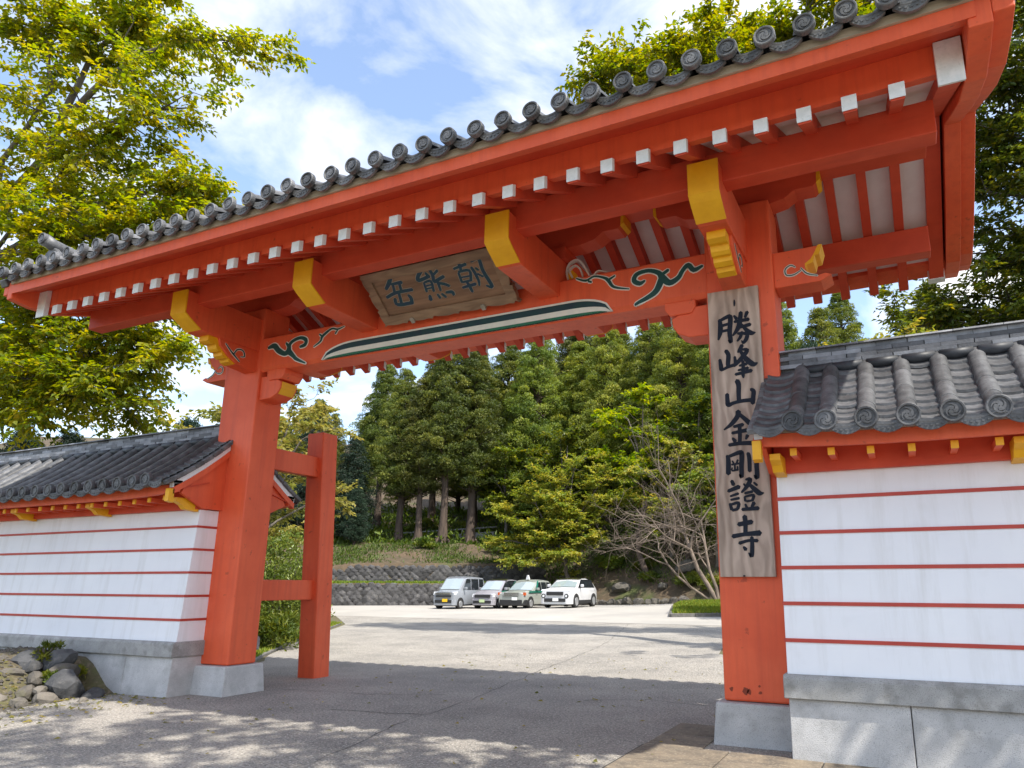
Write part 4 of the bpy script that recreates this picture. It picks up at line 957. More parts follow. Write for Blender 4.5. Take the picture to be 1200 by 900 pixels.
def boundary_wall(e, sd, length, label, fine):
    """e: x of the end beside the post, sd: direction away from the gate"""
    W = empty('boundary_wall', (e+sd*length/2, YC, 0), label, 'wall')
    far = e+sd*length
    lo, hi = min(e, far), max(e, far)
    def yz(pts): return pts+[(2*YC-a, z) for a, z in pts[::-1]]
    MB().prism(yz([(7.30, .745), (7.42, 2.66)]), 'x', lo, hi).build('plaster', PLASTER, W, bevel=0.006)
    for k in range(5):
        z = 1.05+.338*k; y = 7.30+.12*(z-.745)/1.915
        x_in = e-sd*.008
        b = MB(); b.box(min(x_in, far), max(x_in, far), y-.012, y+.05, z-.017, z+.017); b.box(min(x_in, e+sd*.04), max(x_in, e+sd*.04), y+.05, 2*YC-y, z-.017, z+.017)
        b.build('painted_stripe', RED_STRIPE, W)
    # stone footing
    n = int(round(length/1.02))
    for k in range(n):
        a = e+sd*length*k/n; c = e+sd*length*(k+1)/n
        a, c = min(a, c)+.004, max(a, c)-.004
        MB().hexa([(a, 7.24, -.12), (c, 7.24, -.12), (c, 8.76, -.12), (a, 8.76, -.12)], [(a, 7.275, .533), (c, 7.275, .533), (c, 8.725, .533), (a, 8.725, .533)]).build('footing_stone', STONE, W, bevel=0.007, seg=1)
    n = max(1, int(round(length/2.9)))
    for k in range(n):
        a = e-sd*.035+sd*(length+.035)*k/n; c = e-sd*.035+sd*(length+.035)*(k+1)/n
        a, c = min(a, c)+.003, max(a, c)-.003
        MB().prism(yz([(7.225, .536), (7.225, .715), (7.255, .747)]), 'x', a, c).build('footing_cap', STONE_D, W, bevel=0.008, seg=1)
    # eaves
    v0, v1 = e-sd*.10, far
    x0, x1 = min(v0, v1), max(v0, v1)
    up = lambda x: 0.06*max(0.0, 1-abs(x-v0)/1.5)**2
    xs = sorted(set(span(x0, x1, 0.5)+[v0+sd*.2, v0+sd*.4, v0+sd*.8]))
    for sg in (1, -1):
        def mir(p): return [(YC+sg*(a-YC), z) for a, z in p]
        b = MB(); b.box(lo+(0 if sd > 0 else 0), hi, min(YC+sg*(7.34-YC), YC+sg*(7.55-YC)), max(YC+sg*(7.34-YC), YC+sg*(7.55-YC)), 2.655, 2.965); b.build('wall_plate', RED_SHADED, W)
        b = MB(); b.sweepx(mir([(6.87, 2.80), (6.87, 2.925), (6.98, 2.93), (6.98, 2.81)]), xs, up); b.build('fascia', RED, W)
        b = MB(); b.sweepx(mir([(6.845, 2.927), (6.845, 2.968), (7.0, 2.975), (7.0, 2.932)]), xs, up); b.build('eave_board', BEIGE, W)
        b = MB(); b.sweepx(mir([(6.93, 2.84), (7.45, 2.99), (7.45, 3.01), (6.93, 2.86)]), xs, up); b.build('soffit_board', RED_SHADED, W)
        dk = [(6.86, 2.965), (7.2, wall_z(7.2)-.075), (7.6, wall_z(7.6)-.075), (8.0, wall_z(7.95)-.02), (8.0, 3.2), (7.45, 3.02), (6.98, 2.94)]
        b = MB(); b.sweepx(mir(dk), [x0+(.09 if sd > 0 else .02), x1-(.02 if sd > 0 else .09)], lambda x: 0); b.build('roof_deck', MORTAR, W)
    xr = e+sd*.36
    nrow = int((length-.3)/.342)
    for k in range(nrow):
        x = e+sd*(.24+.342*k)
        mesh_obj('rafter', YR, W, (x, 0, up(x)))
        o = mesh_obj('rafter_end', YE, W, (x, 0, up(x)))
    k = 0
    while 0.02+2.05*k < length:                      # yellow bracket boards
        x = e+sd*(0.06+2.05*k)
        b = MB(); b.prism([(7.02, 2.80), (7.02, 2.74), (7.12, 2.70), (7.18, 2.64), (7.40, 2.62), (7.40, 2.80)], 'x', x-.05, x+.05); b.build('eave_bracket', YELLOW if True else RED, W)
        k += 1
    b = MB(); b.prism([(6.80, 2.72), (6.80, 2.90), (6.88, 2.90), (6.88, 2.70)], 'x', min(v0-sd*.012, v0+sd*.07), max(v0-sd*.012, v0+sd*.07)); b.build('corner_bracket', YELLOW, W)
    # verge: white plaster band over a curved red board
    ys = [6.86, 7.1, 7.35, 7.6, 7.85, 8.0]
    def verge(off0, off1, xa, xb, m, name):
        upz = [(y, wall_z(min(y, 7.95))+off1) for y in ys]+[(2*YC-y, wall_z(min(y, 7.95))+off1) for y in ys[::-1][1:]]
        loz = [(y, wall_z(min(y, 7.95))+off0) for y in ys]+[(2*YC-y, wall_z(min(y, 7.95))+off0) for y in ys[::-1][1:]]
        MB().prism(upz+loz[::-1], 'x', min(xa, xb), max(xa, xb)).build(name, m, W)
    verge(-.135, -.015, v0, v0+sd*.08, PLASTER, 'verge_plaster')
    verge(-.235, -.138, v0-sd*.012, v0+sd*.08, RED, 'verge_board')
    gp = [(y, wall_z(min(y, 7.95))-.20) for y in ys[1:]]+[(2*YC-y, wall_z(min(y, 7.95))-.20) for y in ys[1:][::-1][1:]]
    b = MB(); b.prism([(7.02, 2.86)]+gp+[(8.98, 2.86), (8.60, 2.668), (7.40, 2.668)], 'x', min(v0+sd*.03, v0+sd*.082), max(v0+sd*.03, v0+sd*.082)); b.build('gable_board', RED, W)
    # tiles
    disc_x = [e+sd*.29] + [e+sd*(.58+.342*k) for k in range(int((length-.5)/.342))]
    for i, x in enumerate(disc_x):
        for sg in (1, -1):
            yy = 0 if sg == 1 else 2*YC; rt = (0, 0, 0 if sg == 1 else math.pi)
            if fine and sg == 1:
                for m_ in SCOV: mesh_obj('cover_tile', m_, W, (x+RNG.uniform(-.003, .003), RNG.uniform(-.004, .004), up(x)+RNG.uniform(-.002, .002)))
            else: mesh_obj('cover_tile_row', COVER_W, W, (x, yy, up(x)), rt)
            if sg == 1: mesh_obj('round_end_tile', DISC_W, W, (x, 6.70, wall_z(6.70)+.045+up(x)), (RNG.uniform(-.05, .05), RNG.uniform(-1.5, 1.5), RNG.uniform(-.05, .05)))
            x2 = x+sd*(.145 if i == 0 else .171)
            if fine and sg == 1:
                for m_ in SPAN: mesh_obj('pan_tile', m_, W, (x2+RNG.uniform(-.004, .004), RNG.uniform(-.008, .008), up(x)+RNG.uniform(-.003, .003)))
                mesh_obj('eave_tile', LIP, W, (x2, 0, up(x)))
            else: mesh_obj('pan_tile_column', PAN_W, W, (x2, yy, up(x)), rt)
            if sg == 1:                                # dark filler tile under the ridge
                MBF = mesh_obj('filler_tile', FILL, W, (x2, 7.80, wall_z(7.80)+.035))
    # end column with stepped edge tiles
    for sg in (1, -1):
        yy = 0 if sg == 1 else 2*YC; rt = (0, 0, 0 if sg == 1 else math.pi)
        x = e+sd*.075
        if fine and sg == 1:
            for m_ in SPAN: mesh_obj('pan_tile', m_, W, (x, 0, up(x)))
            mesh_obj('eave_tile', LIP, W, (x, 0, up(x)))
        else: mesh_obj('pan_tile_column', PAN_W, W, (x, yy, up(x)), rt)
        for k in range(8):
            y = 6.72+.142*k
            o = MB().box(-.05, .05, 0, .17, -.05, .012).build('verge_tile', TILE, W, bevel=0.008, seg=1)
            o.location = (v0+sd*.01, y if sg == 1 else 2*YC-y, wall_z(y)+.02); o.rotation_euler = (math.atan(.6+.31*(y-6.75)), 0, 0 if sg == 1 else math.pi)
    # ridge of flat tiles
    r0 = e-sd*.0
    MB().box(min(r0, far)+.01, max(r0, far)-.01, 7.83, 8.17, wall_z(7.8)-.03, 4.055).build('ridge_core', MORTAR, W)
    NB = int(length/.3) if fine else min(int(length/.3), 26)
    for c in range(4):
        for k in range(NB):
            x = r0+sd*(k*.3+(.15 if c % 2 else 0)) - (0.3 if sd < 0 else 0)
            mesh_obj('ridge_tile', NOSHI, W, (x+RNG.uniform(-.004, .004), 7.81+.012*c+RNG.uniform(-.004, .004), 3.868+.049*c))
    if NB < int(length/.3):
        for c in range(4): MB().box(min(r0+sd*NB*.3, far), max(r0+sd*NB*.3, far), 7.80+.012*c, 7.88, 3.87+.049*c, 3.915+.049*c).build('ridge_course', TILE_N, W)
    n = int(length/.42)
    for k in range(n):
        a = r0+sd*length*k/n; c = r0+sd*length*(k+1)/n
        MB().prism([(7.78, 4.062), (7.79, 4.082), (8.0, 4.13), (8.21, 4.082), (8.22, 4.062)], 'x', min(a, c)+.003, max(a, c)-.003).build('ridge_cap_tile', TILE_N, W)
    return W
FB = MB()
FB.tube([(-.15, 0, 0), (.15, 0, 0)], [.056, .056], 14)
FILL = FB.mesh('filler_tile', TILE_D)
boundary_wall(-1.16, 1, 6.2, 'white striped boundary wall with grey tiled coping beside the post with the sign', True)
boundary_wall(-9.68, -1, 13.2, 'white striped boundary wall beside the plain post and the roadside rocks', False)

# ------------------------------------------------------------------ rocks
def rock_mesh(seed, m, squash=0.75, rough=0.28, name='rock'):
    bm = bmesh.new(); bmesh.ops.create_icosphere(bm, subdivisions=2, radius=1.0)
    rg = random.Random(seed)
    planes = [(Vector((rg.gauss(0, 1), rg.gauss(0, 1), rg.gauss(0, 1))).normalized(), rg.uniform(0.62, 0.92)) for _ in range(9)]
    for v in bm.verts:
        for nn, dd in planes:
            k = v.co.dot(nn)
            if k > dd: v.co -= nn*(k-dd)
        v.co *= 1+rg.uniform(-rough, rough)*0.22
        v.co.z *= squash
    me = bpy.data.meshes.new(name); bm.to_mesh(me); bm.free(); me.materials.append(m)
    return me
ROCKS = [rock_mesh(i, ROCK) for i in range(6)]; ROCKSD = [rock_mesh(40+i, ROCK_D) for i in range(4)]
def place_rock(me, x, y, z, r, label, cat='rock', group=None, rz=None):
    o = mesh_obj('rock', me, None, (x, y, z), (RNG.uniform(-.3, .3), RNG.uniform(-.3, .3), RNG.uniform(0, 6.28) if rz is None else rz))
    o.scale = (r*RNG.uniform(.85, 1.2), r*RNG.uniform(.8, 1.15), r*RNG.uniform(.8, 1.1))
    return tag(o, label, cat, group)
# earth bank with rocks at the foot of the wall, camera's left
bank = MB()
bx = span(-19.5, -10.2, 0.2); by = span(2.0, 7.26, 0.19)
def bank_z(x, y):
    edge = interp(y, LEFT_E)
    inn = smoothstep(edge+.05, edge-1.25, x)
    return -.04+(0.22+0.34*smoothstep(-10.7, -11.6, x))*inn*(0.35+.65*smoothstep(4.6, 7.0, y)) + .045*math.sin(x*3.1+y*2.3)*inn
v = [(x, y, bank_z(x, y)) for y in by for x in bx]; n = len(bx)
bank.add(v, [(j*n+i, j*n+i+1, (j+1)*n+i+1, (j+1)*n+i) for j in range(len(by)-1) for i in range(n-1)], True)
tag(bank.build('earth_bank', MOSS), kind='structure')

for (x, y, z, r, d, lb) in [
    (-11.02, 6.66, .14, .30, 1, 'large dark angular rock lying against the footing of the wall'),
    (-11.55, 6.85, .44, .26, 1, 'dark rock under the weeds on top of the earth bank'),
    (-11.95, 6.70, .42, .30, 1, 'mossy dark rock at the top of the bank by the picture edge'),
    (-10.68, 6.85, .02, .17, 1, 'small dark rock at the end of the bank nearest the post'),
    (-10.78, 6.28, .03, .15, 0, 'pale brown rock in front of the large dark rock'),
    (-11.10, 6.20, .10, .17, 0, 'pale flat stone halfway down the earth bank'),
    (-11.35, 6.45, .24, .16, 0, 'rounded tan stone in the middle of the earth bank'),
    (-11.72, 6.30, .28, .18, 0, 'broad tan stone near the left picture edge'),
    (-11.20, 5.90, .03, .14, 0, 'low tan stone close to the road on the bank'),
    (-11.55, 5.95, .10, .17, 0, 'squat brown stone low on the bank by the picture edge'),
    (-10.72, 5.95, -.01, .10, 0, 'little brown stone at the road edge below the bank'),
    (-10.95, 6.30, .12, .11, 0, 'small tan stone wedged beside the large dark rock'),
    (-11.85, 5.75, .10, .15, 0, 'grey brown stone at the lower picture edge of the bank')]:
    place_rock((ROCKSD if d else ROCKS)[RNG.randrange(4)], x, y, z, r, lb)
for i, (x, y, z, r, d, lb) in enumerate([
    (-10.42, 6.55, -.01, .10, 0, 'smallest tan stone at the bank end closest to the plain post'),
    (-11.30, 6.75, .30, .20, 0, 'brown stone between the two dark rocks against the wall'),
    (-11.70, 6.55, .36, .17, 1, 'dark wedge of rock under the leafy weed tuft'),
    (-12.25, 6.45, .38, .22, 0, 'tan stone cut by the left picture edge, high on the bank'),
    (-12.10, 6.05, .22, .18, 0, 'tan stone cut by the left picture edge, halfway down the bank'),
    (-10.90, 6.02, .02, .11, 0, 'flat grey stone at the foot of the bank')]):
    place_rock((ROCKSD if d else ROCKS)[i % 4], x, y, z, r, lb)
# loose gravel of the bank
gv = MB(); rgv = random.Random(5)
for i in range(900):
    x = rgv.uniform(-13.5, -10.35); y = rgv.uniform(5.2, 7.2)
    if x > interp(y, LEFT_E)+.12: continue
    z = max(bank_z(x, y), 0); r = rgv.uniform(.012, .05)
    a = rgv.uniform(0, 6.28); ca, sa = math.cos(a)*r, math.sin(a)*r
    gv.add([(x+ca, y+sa, z), (x-sa*.8, y+ca*.8, z), (x-ca, y-sa, z), (x+sa*.8, y-ca*.8, z), (x+ca*.2, y, z+r*.75)], [(0, 1, 4), (1, 2, 4), (2, 3, 4), (3, 0, 4)])
tag(gv.build('gravel', ROCK), 'loose gravel and clods on the earth bank', kind='stuff')

# ------------------------------------------------------------------ hillside and retaining walls behind the lot
ss = span(-60, 95, 1.25)
taus = [-.6, 0.19, 0.25, 0.6, 1.2, 1.88, 2.02, 2.15, 2.6, 3.3, 4, 5, 6, 7, 8, 9.5, 11, 12.5, 14, 16, 19, 22, 26, 30, 36, 44, 55, 70, 100, 160]
v = []; n = len(taus)
for s_ in ss:
    for ta in taus:
        if s_ < 13.0: ta = max(ta, .17)
        t = t_edge(s_)+ta; x, y = xy(s_, t)
        base = lot_z(*xy(s_, t_edge(s_)))
        h = hill_h(s_, t) if ta > 0 else -.3
        h += (0.10*math.sin(s_*1.7+ta*.9)+.07*math.sin(s_*.83-ta*1.3))*smoothstep(2.5, 6, ta)
        v.append((x, y, base+h))
b = MB(); b.add(v, [(i*n+j, i*n+j+1, (i+1)*n+j+1, (i+1)*n+j) for i in range(len(ss)-1) for j in range(n-1)], True)
tag(b.build('hillside', EARTH), kind='structure')

def stone_wall(s0, s1, t0, z0, htop, label, batter=0.18):
    """rubble wall of wedge stones set diagonally, each stone its own mesh object"""
    cx, cy = xy((s0+s1)/2, t0)
    W = empty('retaining_wall', (cx, cy, z0), label, 'wall')
    b = MB(); q = []
    for s_ in span(s0, s1, 1.0):
        h = htop(s_)
        q.append((s_, h))
    v = []
    for s_, h in q:
        for t_, zz in ((t0-.02, z0-.3), (t0+batter, z0+h-.06), (t0+batter+.5, z0+h-.06), (t0+.5, z0-.3)):
            x, y = xy(s_, t_); v.append((x, y, zz))
    f = []
    for k in range(len(q)-1):
        for i in range(4): f.append((k*4+i, (k+1)*4+i, (k+1)*4+(i+1) % 4, k*4+(i+1) % 4))
    b.add(v, f); b.build('wall_core', WJOINT, W)
    ang = math.atan2(U2[1], U2[0])
    step = .46; rows = int(2.2/(step*.5))
    for r in range(rows):
        for k in range(int((s1-s0)/step)+1):
            s_ = s0+(k+(0.5 if r % 2 else 0))*step; zz = r*step*.5
            if s_ > s1 or zz > htop(s_)+.02 or htop(s_) < .12: continue
            jit = RNG.uniform(.85, 1.12)
            x, y = xy(s_+RNG.uniform(-.04, .04), t0-.045+batter*zz/max(.5, htop(s_)))
            o = mesh_obj('stone', RNG.choice(WST), W, (x, y, z0+zz+RNG.uniform(-.03, .03)), (0, RNG.choice((-.75, .75))+RNG.uniform(-.3, .3), ang))
            o.scale = (jit*1.12, RNG.uniform(.6, 1.1), jit*RNG.uniform(.72, .9))
    return W
def wst(seed):
    rg = random.Random(seed); b = MB(); n = 6
    out = [(.31*(1+rg.uniform(-.12, .12))*math.cos(a), .31*(1+rg.uniform(-.12, .12))*math.sin(a)) for a in [math.pi*2*i/n+rg.uniform(-.18, .18) for i in range(n)]]
    out = [(x*.92, z*1.0) for x, z in out]
    v = [(x, .10, z) for x, z in out]+[(x*.84, -.03, z*.84) for x, z in out]+[(rg.uniform(-.05, .05), -.07-rg.uniform(0, .05), rg.uniform(-.05, .05))]
    f = [(i, (i+1) % n, n+(i+1) % n, n+i) for i in range(n)]+[(n+i, n+(i+1) % n, 2*n) for i in range(n)]
    b.add(v, f); return b.mesh('stone', WSTONE)
WST = [wst(i) for i in range(9)]
stone_wall(-9.0, 13.6, 0.0, 0.05, lambda s_: 1.58*smoothstep(14.2, 13.2, s_), 'lower dark stone retaining wall behind the parked cars')
stone_wall(-4.0, 13.6, 1.92, 1.50, lambda s_: 1.30*smoothstep(-5.5, 1.5, s_)*smoothstep(14.5, 13.2, s_), 'upper dark stone retaining wall on the terrace below the trees')
# row of boulders along the foot of the bank
k = 0
BL = ['rounded grey boulder in the row edging the bank, %s from the white car' % w for w in ('first', 'second', 'third', 'fourth', 'fifth', 'sixth', 'seventh', 'eighth', 'ninth', 'tenth', 'eleventh', 'twelfth', 'thirteenth', 'fourteenth', 'fifteenth')]
s_ = 14.6
for k in range(15):
    x, y = xy(s_, t_edge(s_)-.12+RNG.uniform(-.12, .12)); r = RNG.uniform(.28, .42)
    place_rock(ROCKS[k % 6], x, y, lot_z(x, y)+r*.38, r, BL[k], 'boulder', 'boulders along the bank')
    s_ += r*1.75/1.4
for (px_, py_, r, lb) in [(-16.9, 43.7, .62, 'big pale boulder on the bank behind the white car'), (-12.8, 44.3, .75, 'broad dark boulder high on the bank under the trees'), (-14.0, 43.2, .4, 'medium boulder on the bank above the boulder row')]:
    place_rock(ROCKS[RNG.randrange(6)], px_, py_, ground_z(px_, py_)+r*.2, r, lb, 'boulder')
# concrete guard wall along the upper path
gw = empty('guard_wall', (-36.5, 50.3, 4.7), 'low pale concrete guard wall with a rail behind the tall trunks', 'wall')
ga, gb = Vector((-41.0, 48.6, 0)), Vector((-31.5, 52.4, 0))
GC = mat('guard_concrete', (0.38, 0.37, 0.35), .9, (.25, .245, .235), 1.2)
for k in range(7):
    p0, p1 = ga.lerp(gb, k/7), ga.lerp(gb, (k+1)/7)
    d = (p1-p0).normalized(); nn = Vector((-d.y, d.x, 0))*.12
    zb = ground_z(p0.x, p0.y)-.3; zt = 5.35+.09*k
    p0 = p0+d*.01; p1 = p1-d*.01
    MB().hexa([tuple(p0-nn)[:2]+(zb,), tuple(p1-nn)[:2]+(zb,), tuple(p1+nn)[:2]+(zb,), tuple(p0+nn)[:2]+(zb,)], [tuple(p0-nn)[:2]+(zt,), tuple(p1-nn)[:2]+(zt+.09,), tuple(p1+nn)[:2]+(zt+.09,), tuple(p0+nn)[:2]+(zt,)]).build('concrete_panel', GC, gw)
    MB().tube([(p0.x, p0.y, zb), (p0.x, p0.y, zt+.42)], .05, 6).build('rail_post', GC, gw)
MB().tube([(ga.x, ga.y, 5.72), (gb.x, gb.y, 6.36)], .06, 6).build('rail', GC, gw)

# ------------------------------------------------------------------ parked cars
def paint(name, col): return mat(name, col, 0.28, tuple(c*.92 for c in col), 2.0, coat=0.6, spec=0.5)
GLASS = mat('car_glass', (0.02, 0.024, 0.028), 0.06, spec=0.9); WINDS = mat('windscreen_sky_glass', (0.30, 0.36, 0.38), 0.05, spec=1.0, coat=1.0)  # windscreen base colour lightened to imitate the reflected sky
BLACKP = mat('black_plastic', (0.02, 0.02, 0.022), 0.5); RUBBER = mat('tyre_rubber', (0.018, 0.018, 0.018), 0.85)
ALLOY = mat('alloy_rim', (0.55, 0.56, 0.58), 0.35, metallic=0.7); LAMPG = mat('headlight_glass', (0.75, 0.78, 0.82), 0.1, spec=0.9)
PLATE_Y = mat('yellow_plate', (0.85, 0.55, 0.02), 0.5); PLATE_W = mat('white_plate', (0.8, 0.82, 0.8), 0.5); PLATE_G = mat('pale_green_plate', (0.5, 0.62, 0.35), 0.5)
CHROME = mat('chrome_trim', (0.6, 0.6, 0.62), 0.15, metallic=0.9); TAILR = mat('amber_lamp', (0.55, 0.10, 0.02), 0.3)

def car(name, label, loc, heading, L, Wd, H, prof, belt, body_m, roof_m, plate_m, wheel_r, axles, grille, extra=None, roofw=.80, bump_m=None, lower=.30):
    """prof: [(x from nose, bonnet/roof height)], belt: height of the window line. Local x = 0 at nose, +x to the rear, y right."""
    root = empty(name, loc, label, 'car', 'cars parked in the lot', rz=heading)
    hw = Wd/2
    B = MB(); st_ = []
    for x, z in prof:
        u = x/L
        w = hw*(1-0.10*max(0, 1-u/.10)**2-0.06*max(0, (u-.93)/.07)**2)
        zb = lower-.06 if 0.02 < u < .98 else lower
        if z > belt+.06:
            rw = hw*(1-(1-roofw)*min(1, (z-belt)/(H-belt)))
            ring = [(x, w*.94, zb), (x, w, zb+.16), (x, w, belt-.10), (x, w*.965, belt), (x, rw+.02, z-.06), (x, rw-.06, z), (x, 0, z+.015)]
        else:
            ring = [(x, w*.94, zb), (x, w, zb+.16), (x, w, max(zb+.2, z-.22)), (x, w*.97, z-.10), (x, w*.92, z-.03), (x, w*.75, z), (x, 0, z+.02)]
        st_.append(ring)
    v = []; n = 14
    for ring in st_:
        v += ring + [(a, -y, z) for a, y, z in ring[::-1]]
    f = []
    for k in range(len(st_)-1):
        for i in range(n):
            if i == 6: continue
            j = (i+1) % n
            f.append((k*n+i, (k+1)*n+i, (k+1)*n+j, k*n+j))
    f.append(tuple(range(n))); f.append(tuple(range(len(st_)*n-1, (len(st_)-1)*n-1, -1)))
    B.add(v, f, True)
    body = B.build('body', body_m, root, local=True)
    md = body.modifiers.new('es', 'EDGE_SPLIT'); md.split_angle = math.radians(38)
    # roof panel
    ri = [k for k, (x, z) in enumerate(prof) if z > H-.12]
    b = MB(); v = []
    for k in ri:
        x, z = prof[k]; rw = hw*roofw
        v += [(x, -rw+.02, z+.006), (x, -rw*.5, z+.03), (x, rw*.5, z+.03), (x, rw-.02, z+.006)]
    b.add(v, [(k*4+i, (k+1)*4+i, (k+1)*4+i+1, k*4+i+1) for k in range(len(ri)-1) for i in range(3)], True); b.build('roof_panel', roof_m, root, local=True)
    # windscreen: from cowl to roof front
    ci = max(k for k, (x, z) in enumerate(prof) if z <= belt+.06 and x < L*.5)
    (xa, za), (xb, zb_) = prof[ci], prof[ci+1]
    if prof[ci+1][1] < H-.12: (xb, zb_) = prof[ci+2]
    rw = hw*roofw
    b = MB(); b.add([(xa-.01, -hw*.86, za+.03), (xa-.01, hw*.86, za+.03), (xb-.035, rw-.08, zb_-.03), (xb-.035, -rw+.08, zb_-.03), (xa-.05, 0, za+.045), (xb-.06, 0, zb_-.015)], [(0, 4, 5, 3), (4, 1, 2, 5)]); b.build('windscreen', WINDS, root, local=True)
    # side windows
    for sy in (-1, 1):
        for (x0, x1) in extra['win']:
            def yy(z): return sy*(hw*(.965-(.965-roofw)*max(0, (z-belt)/(H-belt)))+.022)
            z0, z1 = belt+.03, H-.13
            fx = lambda x, z: max(x, xa+.12+(xb-xa)*(z-za)/(zb_-za)) if x < L*.45 else x
            b = MB(); b.add([(fx(x0, z0), yy(z0), z0), (x1, yy(z0), z0), (x1-.02, yy(z1), z1), (fx(x0, z1), yy(z1), z1)], [(0, 1, 2, 3)]); b.build('side_window', GLASS, root, local=True)
        if extra.get('pillar'):
            def yq(z): return sy*(hw*(.965-(.965-roofw)*max(0, (z-belt)/(H-belt)))+.012)
            z0, z1 = belt+.0, H-.07; xe = extra['pillar']
            b = MB(); b.add([(xa+.10, yq(z0), z0), (xe, yq(z0), z0), (xe-.22, yq(z1), z1), (xb+.02, yq(z1), z1)], [(0, 1, 2, 3)]); b.build('pillar_trim', BLACKC, root, local=True)
        mz = belt+.09
        b = MB(); b.box(xa+.30, xa+.40, sy*(hw+.02) if sy > 0 else -hw-.20, hw+.20 if sy > 0 else -hw-.02, mz-.06, mz+.09); b.build('mirror', body_m, root, local=True, bevel=.03)
        for ax in axles:
            # arch, tyre, rim
            b = MB(); a = [(ax+(wheel_r+.07)*math.cos(math.pi*i/12), (wheel_r)+(wheel_r+.07)*math.sin(math.pi*i/12)) for i in range(13)]
            b.prism(a+[(ax-wheel_r-.07, .16), (ax+wheel_r+.07, .16)], 'y', sy*(hw-.1), sy*(hw+.012)); b.build('wheel_arch', BLACKP, root, local=True)
            wy = sy*(hw-.085)
            t = MB().tube([(ax, wy-.11, wheel_r), (ax, wy-.09, wheel_r), (ax, wy+.09, wheel_r), (ax, wy+.11, wheel_r)], [wheel_r*.9, wheel_r, wheel_r, wheel_r*.9], 20).build('wheel', RUBBER, root, local=True)
            b = MB(); b.tube([(ax, wy+sy*.105, wheel_r), (ax, wy+sy*.122, wheel_r)], [wheel_r*.66, wheel_r*.62], 16)
            for q in range(5):
                an = q*2*math.pi/5
                b.box(-.0, .0, 0, 0, 0, 0) if False else None
            o = b.build('rim', ALLOY, t, local=True)
        # headlight
        hl = extra['lamp']
        b = MB(); y0, y1, z0, z1 = hl
        b.hexa([(.03, sy*y0, z0), (.03, sy*y1*.97, z0), (.30, sy*y1, z0), (.2, sy*y0, z0)], [(.07, sy*y0, z1), (.09, sy*y1*.96, z1), (.36, sy*y1*.99, z1), (.3, sy*y0, z1)]); b.build('headlight', LAMPG, root, local=True)
    # bumper, grille, plate
    bm_ = bump_m or body_m
    b = MB(); b.prism([(-.03, -hw*.80), (.12, -hw*.99), (.5, -hw*1.005), (.5, hw*1.005), (.12, hw*.99), (-.03, hw*.80)], 'z', lower-.10, lower+.20); b.build('front_bumper', bm_, root, local=True, bevel=.03)
    b = MB(); b.prism([(L+.03, -hw*.80), (L-.12, -hw*.98), (L-.4, -hw*1.0), (L-.4, hw*1.0), (L-.12, hw*.98), (L+.03, hw*.80)], 'z', lower-.08, lower+.22); b.build('rear_bumper', bm_, root, local=True, bevel=.03)
    for (gw_, z0, z1, m_) in grille:
        b = MB(); b.prism([(-.045, -gw_*.9), (-.03, -gw_), (.2, -gw_), (.2, gw_), (-.03, gw_), (-.045, gw_*.9)], 'z', z0, z1); b.build('grille', m_, root, local=True)
    pz = extra['plate']
    MB().box(-.065, -.045, -.165+extra.get('py', 0), .165+extra.get('py', 0), pz, pz+.165).build('number_plate', plate_m, root, local=True)
    MB().box(.12, L-.12, -hw*.86, hw*.86, .16, lower+.02).build('underbody', BLACKP, root, local=True)
    for b_, m_, nm in extra.get('parts', []): b_.build(nm, m_, root, local=True)
    return root

HEAD = math.radians(90+2)      # local +x (towards the rear) points away from the camera
def cpos(x, y): return (x, y, lot_z(x, y)+.006)
SILVER = paint('silver_paint', (0.27, 0.29, 0.32)); GREY2 = paint('warm_silver_paint', (0.32, 0.31, 0.34)); WHITEC = paint('white_car_paint', (0.68, 0.68, 0.69)); CREAM = paint('taxi_cream_paint', (0.33, 0.35, 0.32)); TGREEN = paint('taxi_green_paint', (0.015, 0.17, 0.12)); BLACKC = paint('black_car_paint', (0.012, 0.012, 0.014))
car('parked_car', 'boxy silver microvan with a yellow plate, leftmost of the four parked cars', cpos(-24.05, 34.45), HEAD, 3.4, 1.475, 1.79,
    [(0, .62), (.04, .92), (.25, .98), (.62, 1.05), (1.20, 1.70), (1.45, 1.77), (2.4, 1.79), (3.2, 1.75), (3.36, 1.40), (3.4, .75)], 1.03, SILVER, SILVER, PLATE_Y, .28, (.62, 2.75),
    [(.52, .80, .90, CHROME), (.50, .66, .74, BLACKP), (.55, .34, .50, BLACKP)], dict(win=[(.9, 1.75), (1.82, 2.62), (2.70, 3.2)], lamp=(.50, .72, .78, .95), plate=.40, py=-.12), .88)
car('parked_car', 'silver compact wagon with a pale yellow plate between the microvan and the taxi', cpos(-22.30, 35.75), HEAD, 3.4, 1.475, 1.65,
    [(0, .55), (.05, .80), (.35, .93), (.85, 1.02), (1.55, 1.56), (1.85, 1.63), (2.5, 1.65), (3.15, 1.60), (3.36, 1.20), (3.4, .7)], 1.0, GREY2, BLACKC, PLATE_G, .27, (.62, 2.75),
    [(.50, .62, .78, BLACKP), (.58, .30, .46, BLACKP)], dict(win=[(1.1, 1.9), (1.97, 2.7), (2.76, 3.15)], lamp=(.50, .71, .66, .82), plate=.36, pillar=3.3), .84)
tx = []
tp = MB(); tp.prism([(-.11, 0), (.11, 0), (.03, .26), (-.03, .26)], 'x', 0, .14)
tp.v = [(2.05+x, y, 1.62+z) for x, y, z in tp.v]
tx.append((tp, WHITEC, 'roof_sign'))
